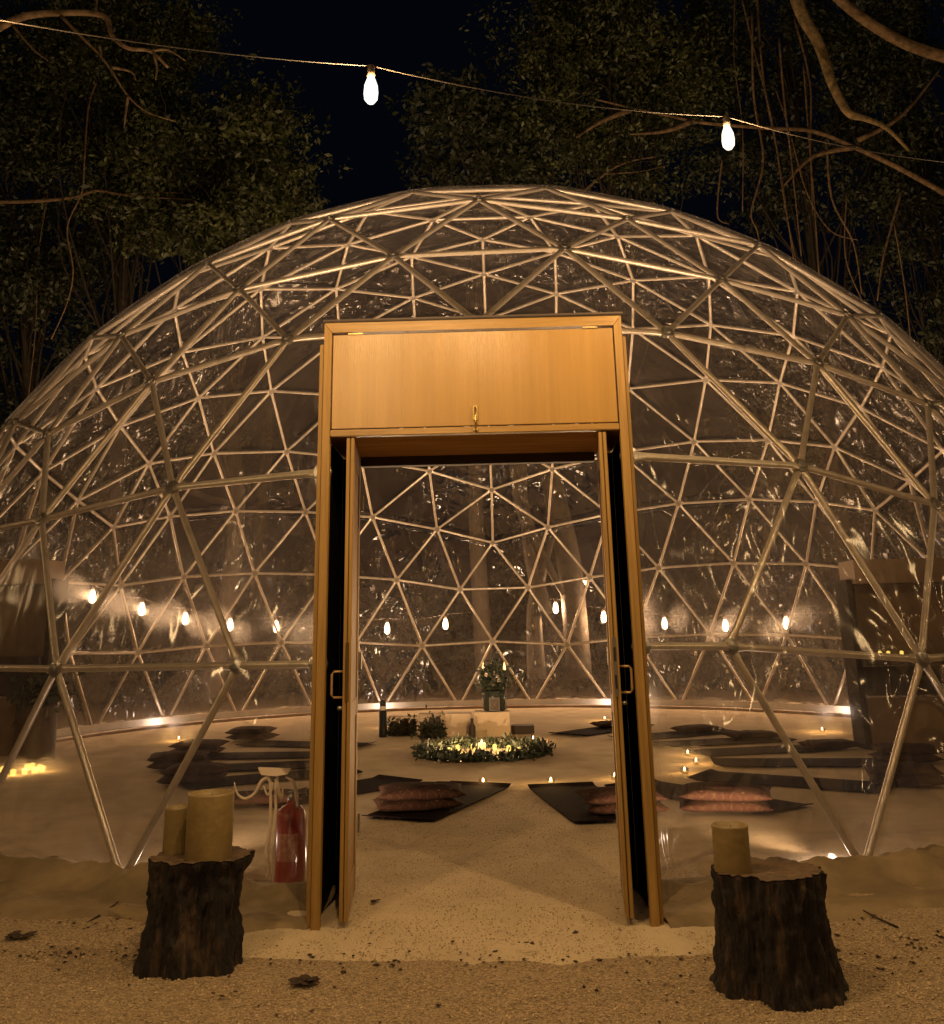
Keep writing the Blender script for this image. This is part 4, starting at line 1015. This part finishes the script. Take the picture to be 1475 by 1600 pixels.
limb('bare_branch', [(-20, 316, 8.0), (60, 314, 8.0), (115, 308, 8.0), (150, 298, 8.0), (185, 303, 8.0), (230, 308, 8.0), (300, 312, 8.0)], 0.05, 0.02, 'long level bare branch across the left trees', sub=[[(190, 304, 8), (235, 300, 8), (285, 302, 8)], [(300, 312, 8), (340, 335, 8), (400, 345, 8)]])
limb('hanging_vine', [(150, 130, 7.6), (138, 170, 7.6), (132, 250, 7.6), (128, 300, 7.6), (105, 355, 7.6), (114, 420, 7.6), (106, 470, 7.6), (80, 530, 7.6)], 0.025, 0.015, 'thin pale liana hanging at the left behind the dome', 'vine')
limb('hanging_vine', [(75, 300, 9), (60, 400, 9), (55, 520, 9), (42, 640, 9)], 0.02, 0.01, 'faint straight liana near the far left edge', 'vine')
limb('bare_branch', [(1235, -40, 2.0), (1252, 20, 2.0), (1280, 70, 2.0), (1300, 130, 2.0), (1325, 175, 2.0), (1352, 185, 2.0), (1385, 200, 2.3), (1420, 235, 2.6)], 0.13, 0.025, 'thick mossy bough slanting down at the upper right', m=mat('mossy_bark', (0.06, 0.045, 0.018), 0.95, 0, 10, (0.22, 0.15, 0.06), 0.8, 18))
limb('bare_branch', [(1290, -20, 4.5), (1350, 30, 4.5), (1420, 70, 4.5), (1500, 95, 4.5)], 0.10, 0.13, 'dim heavy branch crossing the top right corner')
limb('bare_branch', [(930, 155, 7.8), (1000, 172, 7.8), (1040, 180, 7.8), (1100, 192, 7.8), (1200, 200, 7.8), (1270, 205, 7.8), (1330, 228, 7.8), (1400, 260, 7.8), (1500, 315, 7.8)], 0.022, 0.07, 'long arching branch behind the right hand bulb',
     sub=[[(1335, 230, 7.8), (1270, 245, 7.8), (1225, 290, 7.8)], [(1080, 190, 7.8), (1040, 205, 7.8), (985, 210, 7.8)], [(1340, 220, 7.8), (1410, 180, 7.8), (1475, 100, 7.8)], [(985, 172, 7.8), (940, 190, 7.8), (900, 215, 7.8)]])
limb('bare_branch', [(905, 305, 8.2), (950, 268, 8.2), (985, 252, 8.2), (1025, 245, 8.2)], 0.035, 0.015, 'forked bare bough just above the dome ridge right of centre', sub=[[(945, 272, 8.2), (1000, 268, 8.2), (1045, 258, 8.2)]])
random.seed(5)
vines = [[(1180, -20), (1190, 120), (1215, 260), (1240, 420)], [(1160, 0), (1175, 80), (1205, 190), (1225, 330), (1260, 470)], [(1255, 100), (1262, 200), (1275, 300), (1282, 430)], [(1210, 140), (1235, 200), (1258, 300), (1300, 360), (1340, 375)],
         [(1172, 20), (1180, 150), (1195, 250), (1170, 330), (1180, 360), (1190, 390)], [(1290, 220), (1302, 310), (1330, 380), (1345, 460)], [(1325, 300), (1322, 400), (1350, 470)], [(1410, 300), (1380, 400), (1375, 470)],
         [(1130, 250), (1120, 300), (1122, 340), (1140, 350)], [(1245, 30), (1262, 130), (1270, 230), (1268, 330)], [(1395, 350), (1415, 450), (1425, 560)], [(1220, 60), (1222, 160), (1240, 260), (1250, 400)], [(1150, -20), (1148, 90), (1160, 200), (1158, 330)]]
vw = ['leftmost thick strand', 'long strand bending right', 'straight strand beside the bough', 'strand swinging into a low loop', 'strand with a kink left of the loop', 'strand falling right of the loop', 'short pale strand', 'forked thin strand on the right',
      'short crooked strand nearest the bulb', 'strand running close by the bough', 'faint strand at the far right', 'middle strand of the cluster', 'thin strand behind the bulb cable']
for v, w_ in zip(vines, vw):
    y = random.uniform(7.6, 8.6)
    limb('hanging_vine', [(x+random.uniform(-4, 4), yy, y) for x, yy in v], random.uniform(0.018, 0.034), 0.014, 'pale liana right of the bulb, '+w_, 'vine', m=M_treebark)
# trunk seen through the doorway
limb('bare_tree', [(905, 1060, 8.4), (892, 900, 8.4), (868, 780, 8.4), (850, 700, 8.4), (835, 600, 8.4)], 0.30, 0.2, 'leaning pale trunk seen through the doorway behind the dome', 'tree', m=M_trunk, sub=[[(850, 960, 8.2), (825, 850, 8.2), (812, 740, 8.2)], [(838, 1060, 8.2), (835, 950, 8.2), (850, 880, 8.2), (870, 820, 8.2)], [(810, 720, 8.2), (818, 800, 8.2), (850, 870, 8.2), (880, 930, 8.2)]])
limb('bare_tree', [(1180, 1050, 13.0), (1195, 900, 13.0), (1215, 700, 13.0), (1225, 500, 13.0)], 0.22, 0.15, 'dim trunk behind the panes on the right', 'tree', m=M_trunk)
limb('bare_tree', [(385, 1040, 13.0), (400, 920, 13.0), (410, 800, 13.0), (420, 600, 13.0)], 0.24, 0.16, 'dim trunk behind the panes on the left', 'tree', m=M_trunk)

# ------------------------------------------------------------------ litter one can pick out
g = at_ground(128, 1438); t = tube('fallen_twig', [(g.x, g.y, -0.03), (g.x+0.05, g.y+0.10, -0.005), (g.x+0.10, g.y+0.22, 0.03)], [0.007, 0.006, 0.004], M_litter, None, 6)
tag(t, 'short dark twig lying where the canvas skirt meets the gravel, left', 'twig')
g = at_ground(1402, 1440); t = tube('fallen_twig', [(g.x, g.y, -0.025), (g.x-0.06, g.y+0.10, -0.01), (g.x-0.09, g.y+0.20, 0.0)], [0.006, 0.005, 0.003], M_litter, None, 6)
tag(t, 'thin dark twig lying on the canvas apron right of the right stump', 'twig')
random.seed(77)
for (px, py, w_, wd) in ((480, 1518, 0.085, 'left of the threshold, the biggest one'), (585, 1412, 0.04, 'inside the doorway on the left'), (822, 1480, 0.035, 'before the doorway, right of centre'), (975, 1425, 0.04, 'beside the right door leaf'), (350, 1540, 0.045, 'on the gravel right of the left stump'), (20, 1455, 0.09, 'on the gravel at the left edge')):
    g = at_ground(px, py); t = thing('dry_leaf_clump', (g.x, g.y, ground_z(g.x, g.y) if py > 1500 or px < 100 else 0.0), 'curled dark dead leaves on the sand '+wd, 'dead leaves', 'dead leaves on the sand')
    for k in range(4 if w_ < 0.06 else 7):
        a = random.random()*6.28; c = Vector((random.gauss(0, w_*0.5), random.gauss(0, w_*0.4), 0.012)); d = Vector((math.cos(a), math.sin(a), 0)); q = Vector((-d.y, d.x, 0)); L = w_*random.uniform(0.5, 0.9)
        V = []; F = []
        for i in range(6):
            u_ = i/5; ww = L*0.38*math.sin(math.pi*(0.08+0.88*u_))
            for j in (-1, 0, 1): V.append(c+d*L*(u_-0.5)+q*ww*j+Vector((0, 0, 0.35*ww*abs(j)+0.25*L*(u_-0.5)**2*2)))
        for i in range(5):
            for j in range(2): F.append((i*3+j, i*3+j+1, (i+1)*3+j+1, (i+1)*3+j))
        pyobj('leaf', V, F, M_litter, t, True)
